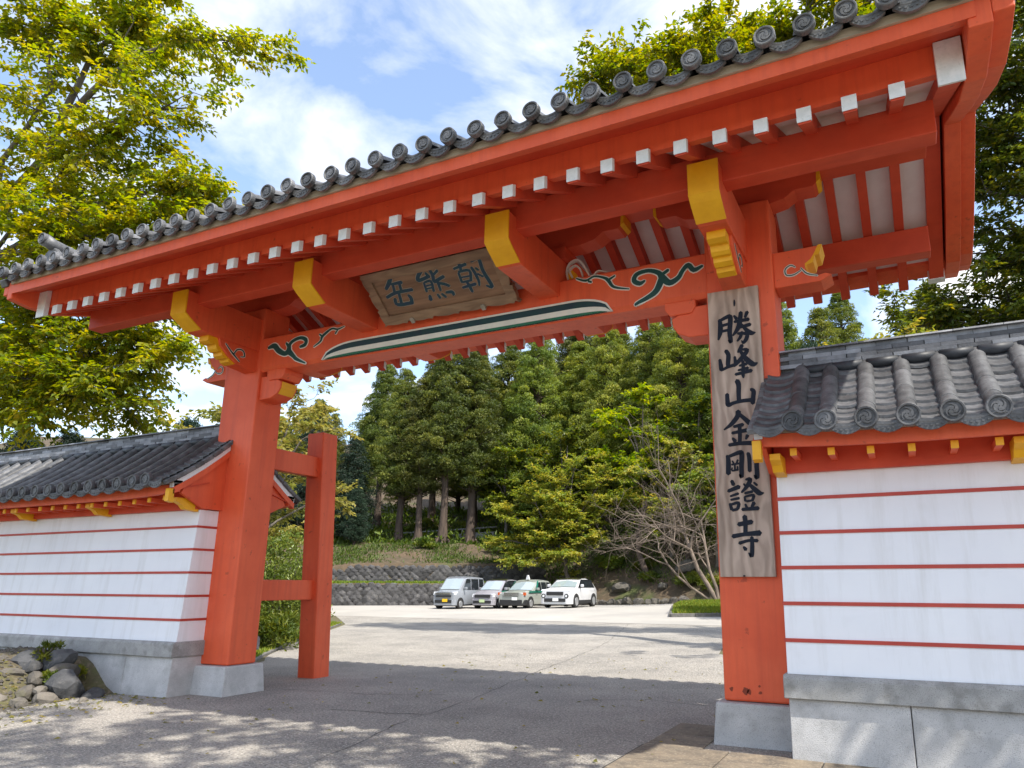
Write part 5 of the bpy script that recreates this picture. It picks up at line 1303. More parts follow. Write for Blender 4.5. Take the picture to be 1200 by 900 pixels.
for sy in (-1, 1):
    g = MB(); g.box(.55, 3.9, sy*.875-.012, sy*.875+.012, .88, .98); tx.append((g, TGREEN, 'green_stripe'))
    g = MB(); g.add([(1.42, sy*.86, 1.0), (1.62, sy*.875, .98), (2.02, sy*.735, 1.56), (1.90, sy*.715, 1.57)], [(0, 1, 2, 3)]); tx.append((g, TGREEN, 'green_pillar'))
    g = MB(); g.box(.04, .20, sy*.80-.06, sy*.80+.06, .74, .90); tx.append((g, TAILR, 'corner_lamp'))
car('parked_car', 'cream taxi with green side stripe and pointed roof sign', cpos(-20.55, 35.95), HEAD, 4.3, 1.70, 1.60,
    [(0, .60), (.03, .86), (.4, .93), (1.15, 1.0), (1.95, 1.50), (2.25, 1.58), (2.9, 1.60), (3.5, 1.56), (4.15, 1.10), (4.25, .98), (4.3, .7)], .98, CREAM, CREAM, PLATE_W, .31, (.80, 3.35),
    [(.48, .72, .88, CHROME)], dict(win=[(1.4, 2.25), (2.32, 3.0), (3.06, 3.55)], lamp=(.50, .80, .72, .88), plate=.48, py=-.25, parts=tx), .82, BLACKP)
sp = []
for sy in (-1, 1):
    g = MB(); g.tube([(-.03, sy*.66, .62), (.12, sy*.68, .62)], [.115, .13], 14); sp.append((g, BLACKP, 'fog_lamp_surround'))
    g = MB(); g.tube([(-.045, sy*.66, .62), (.0, sy*.66, .62)], [.06, .07], 12); sp.append((g, LAMPG, 'fog_lamp'))
    g = MB(); g.box(.9, 3.2, sy*.885-.012, sy*.885+.014, .24, .40); sp.append((g, BLACKP, 'side_cladding'))
g = MB(); g.box(-.05, .4, -.62, .62, .20, .27); sp.append((g, ALLOY, 'skid_plate'))
car('parked_car', 'white crossover with black roof and dark grille, rightmost of the four parked cars', cpos(-17.25, 34.85), HEAD, 4.0, 1.77, 1.56,
    [(0, .62), (.04, .90), (.35, .98), (1.05, 1.06), (1.80, 1.46), (2.1, 1.54), (2.7, 1.56), (3.35, 1.46), (3.85, 1.08), (3.96, .95), (4.0, .7)], 1.05, WHITEC, BLACKC, PLATE_W, .34, (.82, 3.34),
    [(.48, .66, .84, BLACKP), (.62, .32, .50, BLACKP)], dict(win=[(1.25, 2.05), (2.1, 2.85), (2.9, 3.3)], lamp=(.50, .84, .88, .96), plate=.36, py=-.05, parts=sp, pillar=3.55), .78)

# ------------------------------------------------------------------ trees
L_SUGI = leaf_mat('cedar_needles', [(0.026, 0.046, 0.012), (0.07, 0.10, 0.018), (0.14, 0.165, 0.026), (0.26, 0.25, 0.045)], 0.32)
L_SUGI2 = leaf_mat('sunny_cedar_needles', [(0.045, 0.075, 0.014), (0.11, 0.15, 0.022), (0.20, 0.23, 0.034), (0.33, 0.32, 0.06)], 0.34)
L_DARK = leaf_mat('dark_fir_needles', [(0.008, 0.022, 0.014), (0.018, 0.04, 0.022), (0.035, 0.06, 0.028)], 0.15)
L_MAPLE = leaf_mat('yellowing_maple_leaves', [(0.06, 0.105, 0.018), (0.14, 0.19, 0.028), (0.28, 0.28, 0.045), (0.46, 0.38, 0.07)], 0.4)
L_KEYAKI = leaf_mat('broad_green_leaves', [(0.06, 0.12, 0.014), (0.14, 0.20, 0.018), (0.26, 0.28, 0.022), (0.42, 0.36, 0.025)], 0.55)
L_EVER = leaf_mat('evergreen_leaves', [(0.03, 0.06, 0.012), (0.06, 0.10, 0.016), (0.12, 0.15, 0.02), (0.28, 0.25, 0.025)], 0.4, 0.35)
L_YEL = leaf_mat('autumn_yellow_leaves', [(0.10, 0.125, 0.028), (0.21, 0.215, 0.045), (0.34, 0.305, 0.08)], 0.4)
L_AZA = leaf_mat('azalea_leaves', [(0.04, 0.07, 0.012), (0.11, 0.15, 0.02), (0.25, 0.28, 0.05)], 0.25, 0.35)
L_FERN = leaf_mat('undergrowth_leaves', [(0.035, 0.065, 0.012), (0.10, 0.14, 0.015), (0.25, 0.24, 0.02)], 0.3)

def unit(v): return v/np.maximum(np.linalg.norm(v, axis=1)[:, None], 1e-9)

def clumps_to_leaves(C, R, per, rg, leaf_l, leaf_w, droop=0.0, upb=0.35, shell=0.55, flat=0.75):
    """leaf blades spread through ellipsoid clumps; returns arrays"""
    n = len(C)*per
    c = np.repeat(C, per, 0); r = np.repeat(R, per)
    d = unit(rg.normal(size=(n, 3)))
    d[:, 2] = np.where(d[:, 2] < -0.35, -d[:, 2], d[:, 2])
    rad = r*(shell+(1-shell)*rg.uniform(0, 1, n)**.6)
    pos = c+d*rad[:, None]*np.array([1, 1, flat])
    tang = unit(np.cross(d, rg.normal(size=(n, 3))))
    dirv = unit(tang*.9+d*.55+np.array([0, 0, upb-droop]))
    nrm = unit(rg.normal(size=(n, 3))*0.35+d)
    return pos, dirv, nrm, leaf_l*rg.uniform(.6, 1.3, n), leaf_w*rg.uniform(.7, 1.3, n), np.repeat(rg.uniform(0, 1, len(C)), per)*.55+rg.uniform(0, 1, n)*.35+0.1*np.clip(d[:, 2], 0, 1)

def conifer(seed, H, R, base, m, nb=115, per=70, tiers=3, leaf=(.34, .10), taper=.75, cl=(.45, .8)):
    rg = np.random.default_rng(seed)
    C = []; Rr = []; limbs = MB()
    for k in range(nb):
        u = (k+rg.uniform())/nb
        h = H*(base+(1-base)*u)
        prof = ((1-u)**taper)*(0.62+.38*min(1, u*4))
        a = k*2.399+rg.uniform(-.4, .4)
        rr = R*prof*rg.uniform(.75, 1.12)+.15
        nt = max(1, int(round(tiers*prof+.6)))
        tipz = h+rr*rg.uniform(.02, .28)
        limbs.tube([(0, 0, h-.2*rr), (math.cos(a)*rr*.55, math.sin(a)*rr*.55, h+.02*rr), (math.cos(a)*rr*.92, math.sin(a)*rr*.92, tipz)], [.05+.02*rr, .03, .012], 4, cap=False)
        for q in range(nt):
            f = 1-q*.34+rg.uniform(-.06, .06)
            aa = a+rg.uniform(-.28, .28)
            C.append((math.cos(aa)*rr*f, math.sin(aa)*rr*f, h+(tipz-h)*f+rg.uniform(-.2, .2)))
            Rr.append(rg.uniform(*cl)*(0.55+.45*prof)+.08)
    C.append((0, 0, H)); Rr.append(.35)
    C = np.array(C); Rr = np.array(Rr)
    crown = leaves_mesh('crown', *[x for x in clumps_to_leaves(C, Rr, per, rg, leaf[0], leaf[1])][:5], m, None or clumps_tint(C, per, rg))
    path = []; rad = []
    lx = ly = 0.0
    for k in range(9):
        u = k/8
        path.append((lx, ly, H*.96*u-.3)); rad.append((.30*(1-u)**.8+.04)*(1.5 if k == 0 else 1.0)*H/16)
        lx += rg.uniform(-.06, .06); ly += rg.uniform(-.06, .06)
    T = MB(); T.tube(path, rad, 10, cap=False)
    for q in range(6):                       # root flare
        a = q*1.05+rg.uniform(-.3, .3); r0 = rad[0]
        T.tube([(math.cos(a)*r0*.5, math.sin(a)*r0*.5, .55), (math.cos(a)*r0*1.25, math.sin(a)*r0*1.25, .05), (math.cos(a)*r0*2.2, math.sin(a)*r0*2.2, -.25)], [.13*H/16, .11*H/16, .04], 5, cap=False)
    return T.mesh('trunk', BARK), limbs.mesh('branches', BARK), crown
def clumps_tint(C, per, rg):
    n = len(C)*per
    return np.clip(np.repeat(rg.uniform(0, 1, len(C)), per)*.5+rg.uniform(0, 1, n)*.5, 0, 1)

def plant(name, meshes, loc, label, cat='tree', group=None, rz=0.0, sc=1.0, scz=None):
    root = empty(name, loc, label, cat, group)
    for me in meshes:
        o = bpy.data.objects.new(me.name.split('.')[0], me); COL.objects.link(o); o.parent = root
        o.rotation_euler = (0, 0, rz); o.scale = (sc, sc, scz or sc)
        if o.name.startswith('crown'): o['kind'] = 'stuff'
    return root

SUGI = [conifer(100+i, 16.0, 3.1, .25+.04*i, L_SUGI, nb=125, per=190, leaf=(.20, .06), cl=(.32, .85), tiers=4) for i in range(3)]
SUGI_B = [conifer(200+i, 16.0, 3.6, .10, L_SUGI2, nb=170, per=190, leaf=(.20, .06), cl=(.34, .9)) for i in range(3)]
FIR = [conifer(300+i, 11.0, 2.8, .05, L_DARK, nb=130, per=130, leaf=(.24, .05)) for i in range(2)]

ORD = ('first', 'second', 'third', 'fourth', 'fifth', 'sixth', 'seventh', 'eighth', 'ninth', 'tenth', 'eleventh', 'twelfth')
for i, (x, y, sc, va) in enumerate([(-37.8, 47.4, .90, 0), (-35.7, 47.2, .84, 1), (-33.9, 48.0, 1.05, 2), (-32.4, 49.7, 1.08, 0)]):
    plant('cedar_tree', SUGI[va], (x, y, ground_z(x, y)), 'tall cedar with a bare dark trunk on the slope, %s from the plain post' % ORD[i], 'tree', 'tall cedars above the retaining walls', i*1.7, sc)
for i, (x, y, sc, va) in enumerate([(-43.5, 51.5, .95, 2), (-40.5, 55.5, 1.05, 1), (-36.5, 56.5, 1.05, 2), (-33.6, 57.5, 1.15, 1), (-30.0, 57.0, 1.1, 0), (-47, 47, .72, 0), (-29.5, 64, 1.25, 2)]):
    plant('cedar_tree', SUGI[va], (x, y, ground_z(x, y)), 'shaded cedar behind the four front trunks, %s counting from the plain post' % ORD[i], 'tree', 'cedars in the back rows', i*2.3+1, sc)
for i, (x, y, sc, va) in enumerate([(-28.3, 53.5, 1.08, 0), (-25.0, 55.5, 1.12, 1), (-21.6, 53.5, 1.05, 2), (-17.8, 53.2, 1.10, 0), (-14.6, 51.0, 1.0, 1), (-11.3, 49.5, .95, 2), (-8.0, 49.0, .92, 0), (-4.0, 47.0, .85, 1), (1.5, 46.0, .85, 2), (8, 47, .9, 0)]):
    plant('dense_cedar_tree', SUGI_B[va], (x, y, ground_z(x, y)), 'dense sunlit cedar with rounded tufts, %s from the tall trunks' % ORD[i], 'tree', 'dense cedars behind the lot', i*1.3+.5, sc, sc*(1.12, .9, 1.04, .94, 1.1)[i % 5])
for i, (x, y, sc, va, lb) in enumerate([(-38.6, 43.2, .40, 0, 'small dark fir shrub at the left end of the stone walls'), (-40.8, 45.0, .75, 1, 'dark fir behind the short rear post, beside the small dark shrub'), (-43.5, 42.0, .95, 0, 'tall blue green fir hidden partly by the short rear post'),
        (-34.0, 19.0, .72, 1, 'dark fir above the coping of the wall, near the plain post'), (-39.5, 20.0, .8, 0, 'dark fir behind the leafy branches at the far left'), (-29.5, 17.5, .60, 0, 'lower dark fir peeking over the wall coping'), (-36.5, 15.5, .78, 1, 'dark fir above the middle of the long coping'), (-43.0, 16.0, .95, 0, 'dark fir showing under the lowest leafy branches'), (-49.0, 19.0, 1.1, 1, 'tallest dark fir at the far end of the long wall'), (-33.0, 24.0, .85, 1, 'dark fir between the autumn trees and the leafy tree'), (-2.9, 30.0, .98, 1, 'dark fir behind the coping beside the post with the sign')]):
    plant('fir_tree', FIR[va], (x, y, ground_z(x, y)), lb, 'tree', None, i*2.1, sc)

FILLT = [(-50, 52, .62), (-46, 58, .66), (-42, 62, .75), (-38, 63, .85), (-34.5, 64, 1.05), (-31, 62, .9), (-27.5, 66, 1.1), (-24, 62, 1.1), (-20, 62, 1.1), (-16, 60, 1.1), (-12, 58, 1.0), (-8, 57, 1.0), (-41, 70, .8), (-35, 72, .9), (-29, 74, 1.05), (-53, 60, .6), (-3, 55, .95), (3, 54, .9), (-48.5, 44, .62)]
for i, (x, y, sc) in enumerate(FILLT):
    plant('background_cedar_tree', SUGI_B[i % 3], (x, y, ground_z(x, y)), 'cedar deep in the wooded hillside, only glimpsed between nearer trees', 'tree', 'cedars deep in the wood', i*1.9, sc)

def branch_path(a, b_, rg, bend=.12, n=6):
    a, b_ = np.array(a, float), np.array(b_, float); L = np.linalg.norm(b_-a)
    off = np.cumsum(rg.normal(size=(n+1, 3))*L*bend/n, 0); off -= np.linspace(0, 1, n+1)[:, None]*off[-1]; off[0] = 0
    p = a+(b_-a)*np.linspace(0, 1, n+1)[:, None]+off
    p[:, 2] += np.sin(np.linspace(0, math.pi, n+1))*L*.06
    return p

def broadleaf(name, base, limbs, m, bark, label, rg, n_sub=7, n_twig=6, twig=.55, leaf=(.16, .085), leaves=14, trunk_r=.28, sub_len=.36, cat='tree', spread=1.0, flatten=.55, group=None, single=0, in_view=None, droop=.25):
    """limbs: (list of main limb way points). Twigs carry alternating leaves; the crown is one mesh, the leaves largest in view are objects."""
    root = empty(name, base, label, cat, group)
    B = MB(); P = []; D = []
    def rad(k, n, r0, r1): return [r0+(r1-r0)*i/(n-1) for i in range(n)]
    for (pts, r0, dens) in limbs:
        path = [np.array(p, float) for p in pts]
        full = np.concatenate([branch_path(path[i], path[i+1], rg, .10, 5)[(0 if i == 0 else 1):] for i in range(len(path)-1)])
        B.tube([tuple(p) for p in full], rad(0, len(full), r0, max(.012, r0*.18)), 7, cap=False)
        L = np.linalg.norm(np.diff(full, axis=0), axis=1).sum()
        for q in range(int(n_sub*dens)):
            u = rg.uniform(.28, 1.0); i = min(len(full)-2, int(u*(len(full)-1))); p0 = full[i]+(full[i+1]-full[i])*rg.uniform()
            ax = full[i+1]-full[i]; ax /= np.linalg.norm(ax)+1e-9
            dv = rg.normal(size=3)*np.array([1, 1, flatten])+ax*.7; dv /= np.linalg.norm(dv)
            sl = max(.6, L*sub_len*rg.uniform(.5, 1.1)*(1.15-u*.5))*spread; sl = min(sl, 3.2)
            p1 = p0+dv*sl+np.array([0, 0, -droop*.3*sl])
            sp_ = branch_path(p0, p1, rg, .22, 5)
            B.tube([tuple(p) for p in sp_], rad(0, 6, max(.012, r0*.20), .006), 4, cap=False)
            for w in range(n_twig):
                uu = rg.uniform(.2, 1.0); j = min(4, int(uu*5)); t0 = sp_[j]+(sp_[j+1]-sp_[j])*rg.uniform()
                tv = rg.normal(size=3)*np.array([1, 1, flatten*.8])+dv*.8; tv /= np.linalg.norm(tv)
                P.append(t0); D.append(tv*twig*rg.uniform(.6, 1.4)+np.array([0, 0, -droop*.2]))
    P = np.array(P); D = np.array(D); nt = len(P)
    tw = MB()
    for p, d in zip(P, D): tw.add([tuple(p+np.array([0, 0, .004])), tuple(p-np.array([0, 0, .004])), tuple(p+d)], [(0, 1, 2)])
    u = np.tile((np.arange(leaves)+.6)/leaves, nt); n = nt*leaves
    pos = np.repeat(P, leaves, 0)+np.repeat(D, leaves, 0)*u[:, None]
    ax = unit(np.repeat(D, leaves, 0)); side = unit(np.cross(ax, np.array([0, 0, 1.0])+rg.normal(size=(n, 3))*.15))*np.tile(np.where(np.arange(leaves) % 2, 1, -1), nt)[:, None]
    dirv = unit(side*.8+ax*.6+rg.normal(size=(n, 3))*.28+np.array([0, 0, -droop]))
    nrm = unit(np.array([0, 0, 1.0])+rg.normal(size=(n, 3))*.45)
    pos = pos+rg.normal(size=(n, 3))*.035
    tint = np.clip(np.repeat(rg.uniform(0, 1, nt), leaves)*.55+rg.uniform(0, 1, n)*.45, 0, 1)
    ll = leaf[0]*rg.uniform(.65, 1.25, n); lw = leaf[1]*rg.uniform(.75, 1.2, n)
    keep = np.ones(n, bool)
    if single:
        ok = np.nonzero(in_view(pos))[0]
        pick = ok[np.argsort(-(ll[ok]/np.linalg.norm(pos[ok]-np.array([0, 0, 1.55]), axis=1)))][:single]
        keep[pick] = False
        proto = [leaves_mesh('leaf', [(0, 0, 0)], [(1, 0, 0)], [(0, 0, 1.0)], [1.0], [.55], m, [t]) for t in (.2, .4, .6, .8)]
        for i in pick:
            xa = Vector(dirv[i]).normalized(); ya = Vector(np.cross(nrm[i], dirv[i])).normalized(); za = xa.cross(ya)
            o = bpy.data.objects.new('leaf', proto[int(tint[i]*3.99)]); COL.objects.link(o)
            Mx = Matrix(((xa.x, ya.x, za.x, pos[i][0]), (xa.y, ya.y, za.y, pos[i][1]), (xa.z, ya.z, za.z, pos[i][2]), (0, 0, 0, 1)))
            o.matrix_basis = Mx @ Matrix.Diagonal((ll[i], ll[i], ll[i], 1)); attach(o, root)
    B.build('trunk', bark, root)
    tw.build('twigs', bark, root)['kind'] = 'stuff'
    leaves_object('crown', pos[keep], dirv[keep], nrm[keep], ll[keep], lw[keep], m, tint[keep], root)
    return root

# leafy tree overhanging the wall and the roof end, camera's left
def in_front(p):
    d = p-np.array([0, 0, 1.55]); f = np.array(_f); r = np.array(_r2); q = np.array(_d2)
    z = d@f; x = 669+834*(d@r)/z; y = 484+834*(d@q)/z
    return (z > 0) & (x > 5) & (x < 345) & (y > 5) & (y < 330)
T0 = (-25.4, 10.6, 0.0)
FK = (-25.0, 10.4, 5.4); FK2 = (-24.4, 10.0, 10.0)
LT = [([T0, FK, FK2], .30, .2),
      ([FK2, (-19.2, 9.2, 13.6), (-17.0, 9.6, 15.0), (-14.8, 10.4, 15.3)], .13, 1.2),
      ([FK2, (-18.9, 9.3, 12.8), (-17.0, 9.7, 13.2), (-15.6, 10.2, 13.4)], .10, 0.7),
      ([(-19.2, 9.2, 13.6), (-18.6, 9.4, 15.6), (-17.0, 9.8, 17.2)], .10, 1.6),
      ([FK2, (-19.6, 9.0, 14.5), (-20.0, 8.6, 17.0)], .10, 1.4),
      ([FK2, (-17.9, 10.0, 11.2), (-15.5, 10.4, 11.3)], .11, 1.5),
      ([FK2, (-17.9, 9.6, 10.0), (-15.7, 10.1, 9.8)], .10, 1.9),
      ([FK, (-18.4, 10.2, 8.0), (-15.9, 10.5, 8.3)], .10, 2.2),
      ([FK, (-18.5, 9.9, 7.0), (-15.9, 10.4, 6.9)], .09, 1.9),
      ([FK, (-18.3, 9.8, 6.2), (-16.2, 10.3, 5.6)], .08, 1.6),
      ([FK, (-19.4, 9.4, 8.4), (-18.4, 8.9, 9.6)], .08, 1.6),
      ([FK, (-19.6, 9.4, 6.5), (-18.0, 9.4, 5.9)], .07, 1.5),
      ([FK2, (-19.2, 9.2, 11.5), (-17.4, 9.2, 12.4)], .07, 1.5),
      ([FK, (-21.5, 10.0, 8.5), (-22.5, 9.5, 10.0)], .09, 1.5)]
broadleaf('leafy_tree', T0, LT, L_KEYAKI, BARK_G, 'large yellow green leafy tree overhanging the wall and the left roof end', np.random.default_rng(5), n_sub=17, n_twig=14, twig=.62, leaf=(.16, .092), leaves=15, sub_len=.25, single=300, in_view=in_front)

# evergreen trees behind the roof and at the right edge
LR = [([(-3.6, 19.2, 0), (-3.5, 19.1, 8.0), (-2.6, 19.0, 12.5)], .34, .02)]
for (x, y, z) in [(-7.6, 18.2, 17.6), (-6.4, 18.0, 16.2), (-4.8, 18.0, 17.2), (-2.8, 18.2, 16.4), (-6.8, 18.4, 17.0), (-5.2, 18.2, 16.0), (-4.0, 19.0, 18.6), (-2.2, 18.5, 17.5), (-0.5, 19.2, 19.0), (1.0, 19.6, 18.4), (-3.4, 18.2, 15.0), (2.2, 19.6, 16.5), (-1.0, 18.4, 15.2), (-6.0, 19.5, 18.4)]:
    LR.append(([(-2.9, 19.0, 11.0+(z-15)*.4), (x*.5-1.4, 18.9, z-1.6), (x, y, z)], .12, 1.5))
broadleaf('evergreen_tree', (-3.6, 19.2, 0), LR, L_KEYAKI, BARK_G, 'glossy evergreen tree rising behind the tiled roof', np.random.default_rng(8), n_sub=14, n_twig=12, twig=.55, leaf=(.20, .10), leaves=13, sub_len=.34)
LR2 = [([(6.5, 20.0, 0), (6.2, 20.2, 6.0), (5.9, 20.3, 11.0)], .34, .1)]
for (x, y, z) in [(2.8, 20.2, 13.6), (2.4, 20.6, 12.2), (2.2, 20.8, 10.4), (1.2, 21.0, 8.6), (2.0, 21.3, 8.0), (0.2, 20.6, 8.5), (3.0, 20.2, 15.4), (3.2, 20.4, 16.5), (3.0, 20.8, 14.6), (3.3, 20.6, 12.8), (2.6, 21.0, 11.2), (3.4, 21.2, 10.0), (1.9, 21.2, 9.4), (0.6, 20.8, 9.0), (3.0, 21.6, 8.3), (4.8, 20.2, 15.0), (5.2, 20.5, 12.0), (5.0, 21.0, 9.5), (4.4, 19.8, 17.5), (4.6, 21.2, 8.0)]:
    LR2.append(([(6.0, 20.2, min(11, 5.0+(z-8)*.6)), ((x+6)*.5, y, z-.8), (x, y, z)], .10, 1.25))
broadleaf('evergreen_tree', (6.5, 20.0, 0), LR2, L_EVER, BARK_G, 'dark evergreen tree at the right picture edge beyond the gable', np.random.default_rng(9), n_sub=14, n_twig=11, twig=.5, leaf=(.18, .09), leaves=13, sub_len=.32)
LR3 = [([(-1.2, 17.4, 0), (-.9, 17.5, 4.2), (-.4, 17.6, 6.6)], .09, .3)]
for (x, y, z) in [(-1.2, 17.4, 6.9), (0.2, 17.8, 7.2), (0.9, 18.0, 7.4), (-.5, 17.3, 7.1), (-1.6, 17.6, 6.6)]:
    LR3.append(([(-.8, 17.5, 5.0), ((x-.8)*.5, y, z-.5), (x, y, z)], .04, .9))
broadleaf('small_tree', (-1.2, 17.4, 0), LR3, L_MAPLE, BARK_G, 'slim yellowing tree tip showing over the coping under the gable', np.random.default_rng(10), n_sub=7, n_twig=6, twig=.4, leaf=(.15, .08), leaves=11, sub_len=.4)

# yellow green maple beside the cars
mz = ground_z(-21.0, 44.6)
ML = [([(-21.0, 44.6, mz-.2), (-21.2, 44.5, mz+1.6), (-21.4, 44.3, mz+2.6)], .2, .1)]
for (x, y, z) in [(-26.2, 43.2, 4.4), (-25.2, 43.4, 6.4), (-24.0, 43.6, 7.8), (-22.3, 44.0, 9.2), (-20.4, 44.6, 9.9), (-18.4, 45.2, 9.0), (-17.2, 45.5, 7.2), (-24.4, 42.4, 3.2), (-22.4, 42.4, 4.6), (-20.0, 42.8, 5.6), (-18.4, 43.2, 4.6), (-23.4, 42.6, 5.6), (-21.2, 43.0, 7.2), (-19.0, 44.0, 7.4), (-22.6, 42.0, 2.9), (-20.2, 42.2, 3.4)]:
    ML.append(([(-21.4, 44.3, mz+2.2), ((x-21.4)*.5, (y+44.3)*.5, (z+mz+3)*.5), (x, y, z)], .09, 1.0))
broadleaf('maple_tree', (-21.0, 44.6, mz), ML, L_MAPLE, BARK_G, 'spreading yellow green maple behind the taxi and white car', np.random.default_rng(12), n_sub=13, n_twig=11, twig=.7, leaf=(.20, .11), leaves=16, sub_len=.36, flatten=.22, droop=.1)
# second small maple deeper in, autumn yellow trees behind the plain post
def small_leafy(name, x, y, h, r, m, label, seed, n=12, leaf=(.28, .16), cat='tree', lo=.3):
    rg = np.random.default_rng(seed); z0 = ground_z(x, y)
    L = [([(x, y, z0-.2), (x+.1, y, z0+h*.3), (x, y+.1, z0+h*.55)], .05*h**.6, .1)]
    for k in range(n):
        a = k*2.4; u = (k+.5)/n; z = z0+h*(lo+(1-lo)*u); rr = r*math.sqrt(max(.05, 1-(2*u-1)**2*.8))
        L.append(([(x, y, z0+h*(.25+.3*u)), (x+math.cos(a)*rr*.5, y+math.sin(a)*rr*.5, z-h*.05), (x+math.cos(a)*rr, y+math.sin(a)*rr, z)], .02*h**.5, .8))
    return broadleaf(name, (x, y, z0), L, m, BARK_G, label, rg, n_sub=10, n_twig=9, twig=.6, leaf=leaf, leaves=10, sub_len=.45, flatten=.35)
small_leafy('autumn_tree', -27.5, 24.3, 11.0, 3.6, L_YEL, 'pale autumn yellow tree rising behind the plain post', 21, leaf=(.26, .14))
small_leafy('autumn_tree', -30.5, 25.5, 10.2, 3.2, L_YEL, 'pale autumn yellow tree just left of the plain post', 22, leaf=(.26, .14))
small_leafy('maple_tree', -14.2, 46.0, 7.5, 3.4, L_MAPLE, 'smaller bright maple among the leaning trunks on the bank', 23)
small_leafy('green_tree', -10.8, 44.2, 6.5, 3.0, L_SUGI2, 'bushy green tree behind the bare branches', 24)
small_leafy('green_tree', -24.2, 49.8, 9.5, 3.0, L_EVER, 'round broadleaf tree behind the maple crown', 26, leaf=(.30, .17))
small_leafy('green_tree', -17.0, 48.6, 11.5, 3.2, L_KEYAKI, 'light green broadleaf tree rising right of the maple', 27, leaf=(.28, .16))
small_leafy('green_tree', -12.6, 47.6, 10.0, 2.8, L_EVER, 'dark broadleaf tree above the bare branches', 28, leaf=(.28, .16))
small_leafy('green_tree', -30.2, 51.5, 8.0, 2.6, L_FERN, 'low bright broadleaf tree right of the fourth cedar trunk', 29, leaf=(.28, .16))
small_leafy('green_tree', -27.6, 60.5, 14.0, 3.0, L_MAPLE, 'yellowing tree crown between the cedar rows', 25, leaf=(.4, .2))

# leaning trunks on the bank
for i, (x, y, pts, lb) in enumerate([(-15.0, 44.1, [(0, 0, -.3), (-.9, .2, 1.6), (-1.0, .3, 3.0), (-.4, .4, 4.6), (-.6, .4, 6.0)], 'crooked dark trunk leaning over the bank beside the white car'),
        (-13.0, 45.5, [(0, 0, -.3), (.5, .1, 1.6), (.9, .3, 3.2), (.7, .3, 5.0)], 'slim trunk leaning towards the post on the bank'), (-14.4, 46.4, [(0, 0, -.3), (-.5, .1, 1.4), (-1.4, .2, 3.4), (-1.7, .2, 5.0)], 'slim trunk leaning away from the post on the bank')]):
    z0 = ground_z(x, y)
    LL = [([(x+a, y+b_, z0+c) for a, b_, c in pts], .22-.05*i, 1.2)]
    broadleaf('leaning_tree', (x, y, z0), LL, L_FERN, BARK, lb, np.random.default_rng(60+i), n_sub=7, n_twig=6, twig=.6, leaf=(.28, .15), leaves=9, sub_len=.4)

# bare tree with tangled pale branches in front of the bank
def bare(name, base, mains, label, seed):
    rg = np.random.default_rng(seed); root = empty(name, base, label, 'tree'); T = MB(); B = MB()
    def grow(p0, d, L, r, depth):
        n = 5; pts = [np.array(p0)]; dd = d.copy()
        for k in range(n):
            dd = dd+rg.normal(size=3)*.17+np.array([0, 0, .02]); dd /= np.linalg.norm(dd); pts.append(pts[-1]+dd*L/n)
        (T if depth == 0 else B).tube([tuple(p) for p in pts], [r*(1-.5*k/n) for k in range(n+1)], 7 if depth == 0 else 5 if depth < 2 else 4, cap=False)
        if depth >= 4: return
        for q in range([5, 5, 4, 3][depth]):
            i = rg.integers(2, n+1); nd = dd*.75+rg.normal(size=3)*.62*np.array([1, 1, .7]); nd /= np.linalg.norm(nd)
            grow(pts[i], nd, L*rg.uniform(.5, .75), r*.46, depth+1)
    for d, L, r in mains:
        d = np.array(d, float); grow(base, d/np.linalg.norm(d), L, r, 0)
    T.build('trunk', BARK_P, root); B.build('branches', BARK_P, root)
    return root
bz = ground_z(-9.5, 38.9)
bare('bare_tree', (-9.5, 38.9, bz-.1), [((-.5, -.05, 1.0), 5.6, .14), ((-.10, .1, 1.0), 4.8, .10), ((-1.1, -.1, .9), 4.4, .085)], 'bare tree with tangled pale branches beside the post with the sign', 31)

# shrubs
def shrub(name, x, y, z, rx, ry, h, m, label, seed, n=2600, leaf=(.09, .045), cat='shrub'):
    rg = np.random.default_rng(seed); root = empty(name, (x, y, z), label, cat)
    k = max(8, n//90); d = unit(rg.normal(size=(k, 3))); d[:, 2] = np.abs(d[:, 2])
    C = np.array([x, y, z+h*.12])+d*np.array([rx, ry, h*.82])*rg.uniform(.45, .95, k)[:, None]
    pos, dv, nr, ll, lw, ti = clumps_to_leaves(C, np.full(k, min(rx, h)*.34), n//k, rg, leaf[0], leaf[1], upb=.6)
    leaves_object('crown', pos, dv, nr, ll, lw, m, np.clip(ti, 0, 1), root)
    S = MB()
    for q in range(7):
        a = q*.9; S.tube([(x+.05*math.cos(a), y+.05*math.sin(a), z-.05), (x+rx*.3*math.cos(a), y+ry*.3*math.sin(a), z+h*.35), (x+rx*.6*math.cos(a), y+ry*.6*math.sin(a), z+h*.7)], [.03, .022, .01], 5, cap=False)
    S.build('stems', BARK_G, root)
    return root
shrub('azalea_shrub', -15.7, 14.6, 0.02, 1.35, 1.2, 3.1, L_AZA, 'rounded azalea shrub with pale tips behind the plain post', 41, 9000, (.10, .045))
shrub('azalea_shrub', -17.3, 16.2, 0.02, 1.4, 1.2, 2.5, L_AZA, 'darker azalea shrub between the main post and the short rear post', 42, 6500, (.10, .045))
shrub('low_shrub', -14.6, 13.7, 0.02, .8, .6, .8, L_FERN, 'low leafy shrub at the foot of the azalea', 43, 2600, (.16, .04))
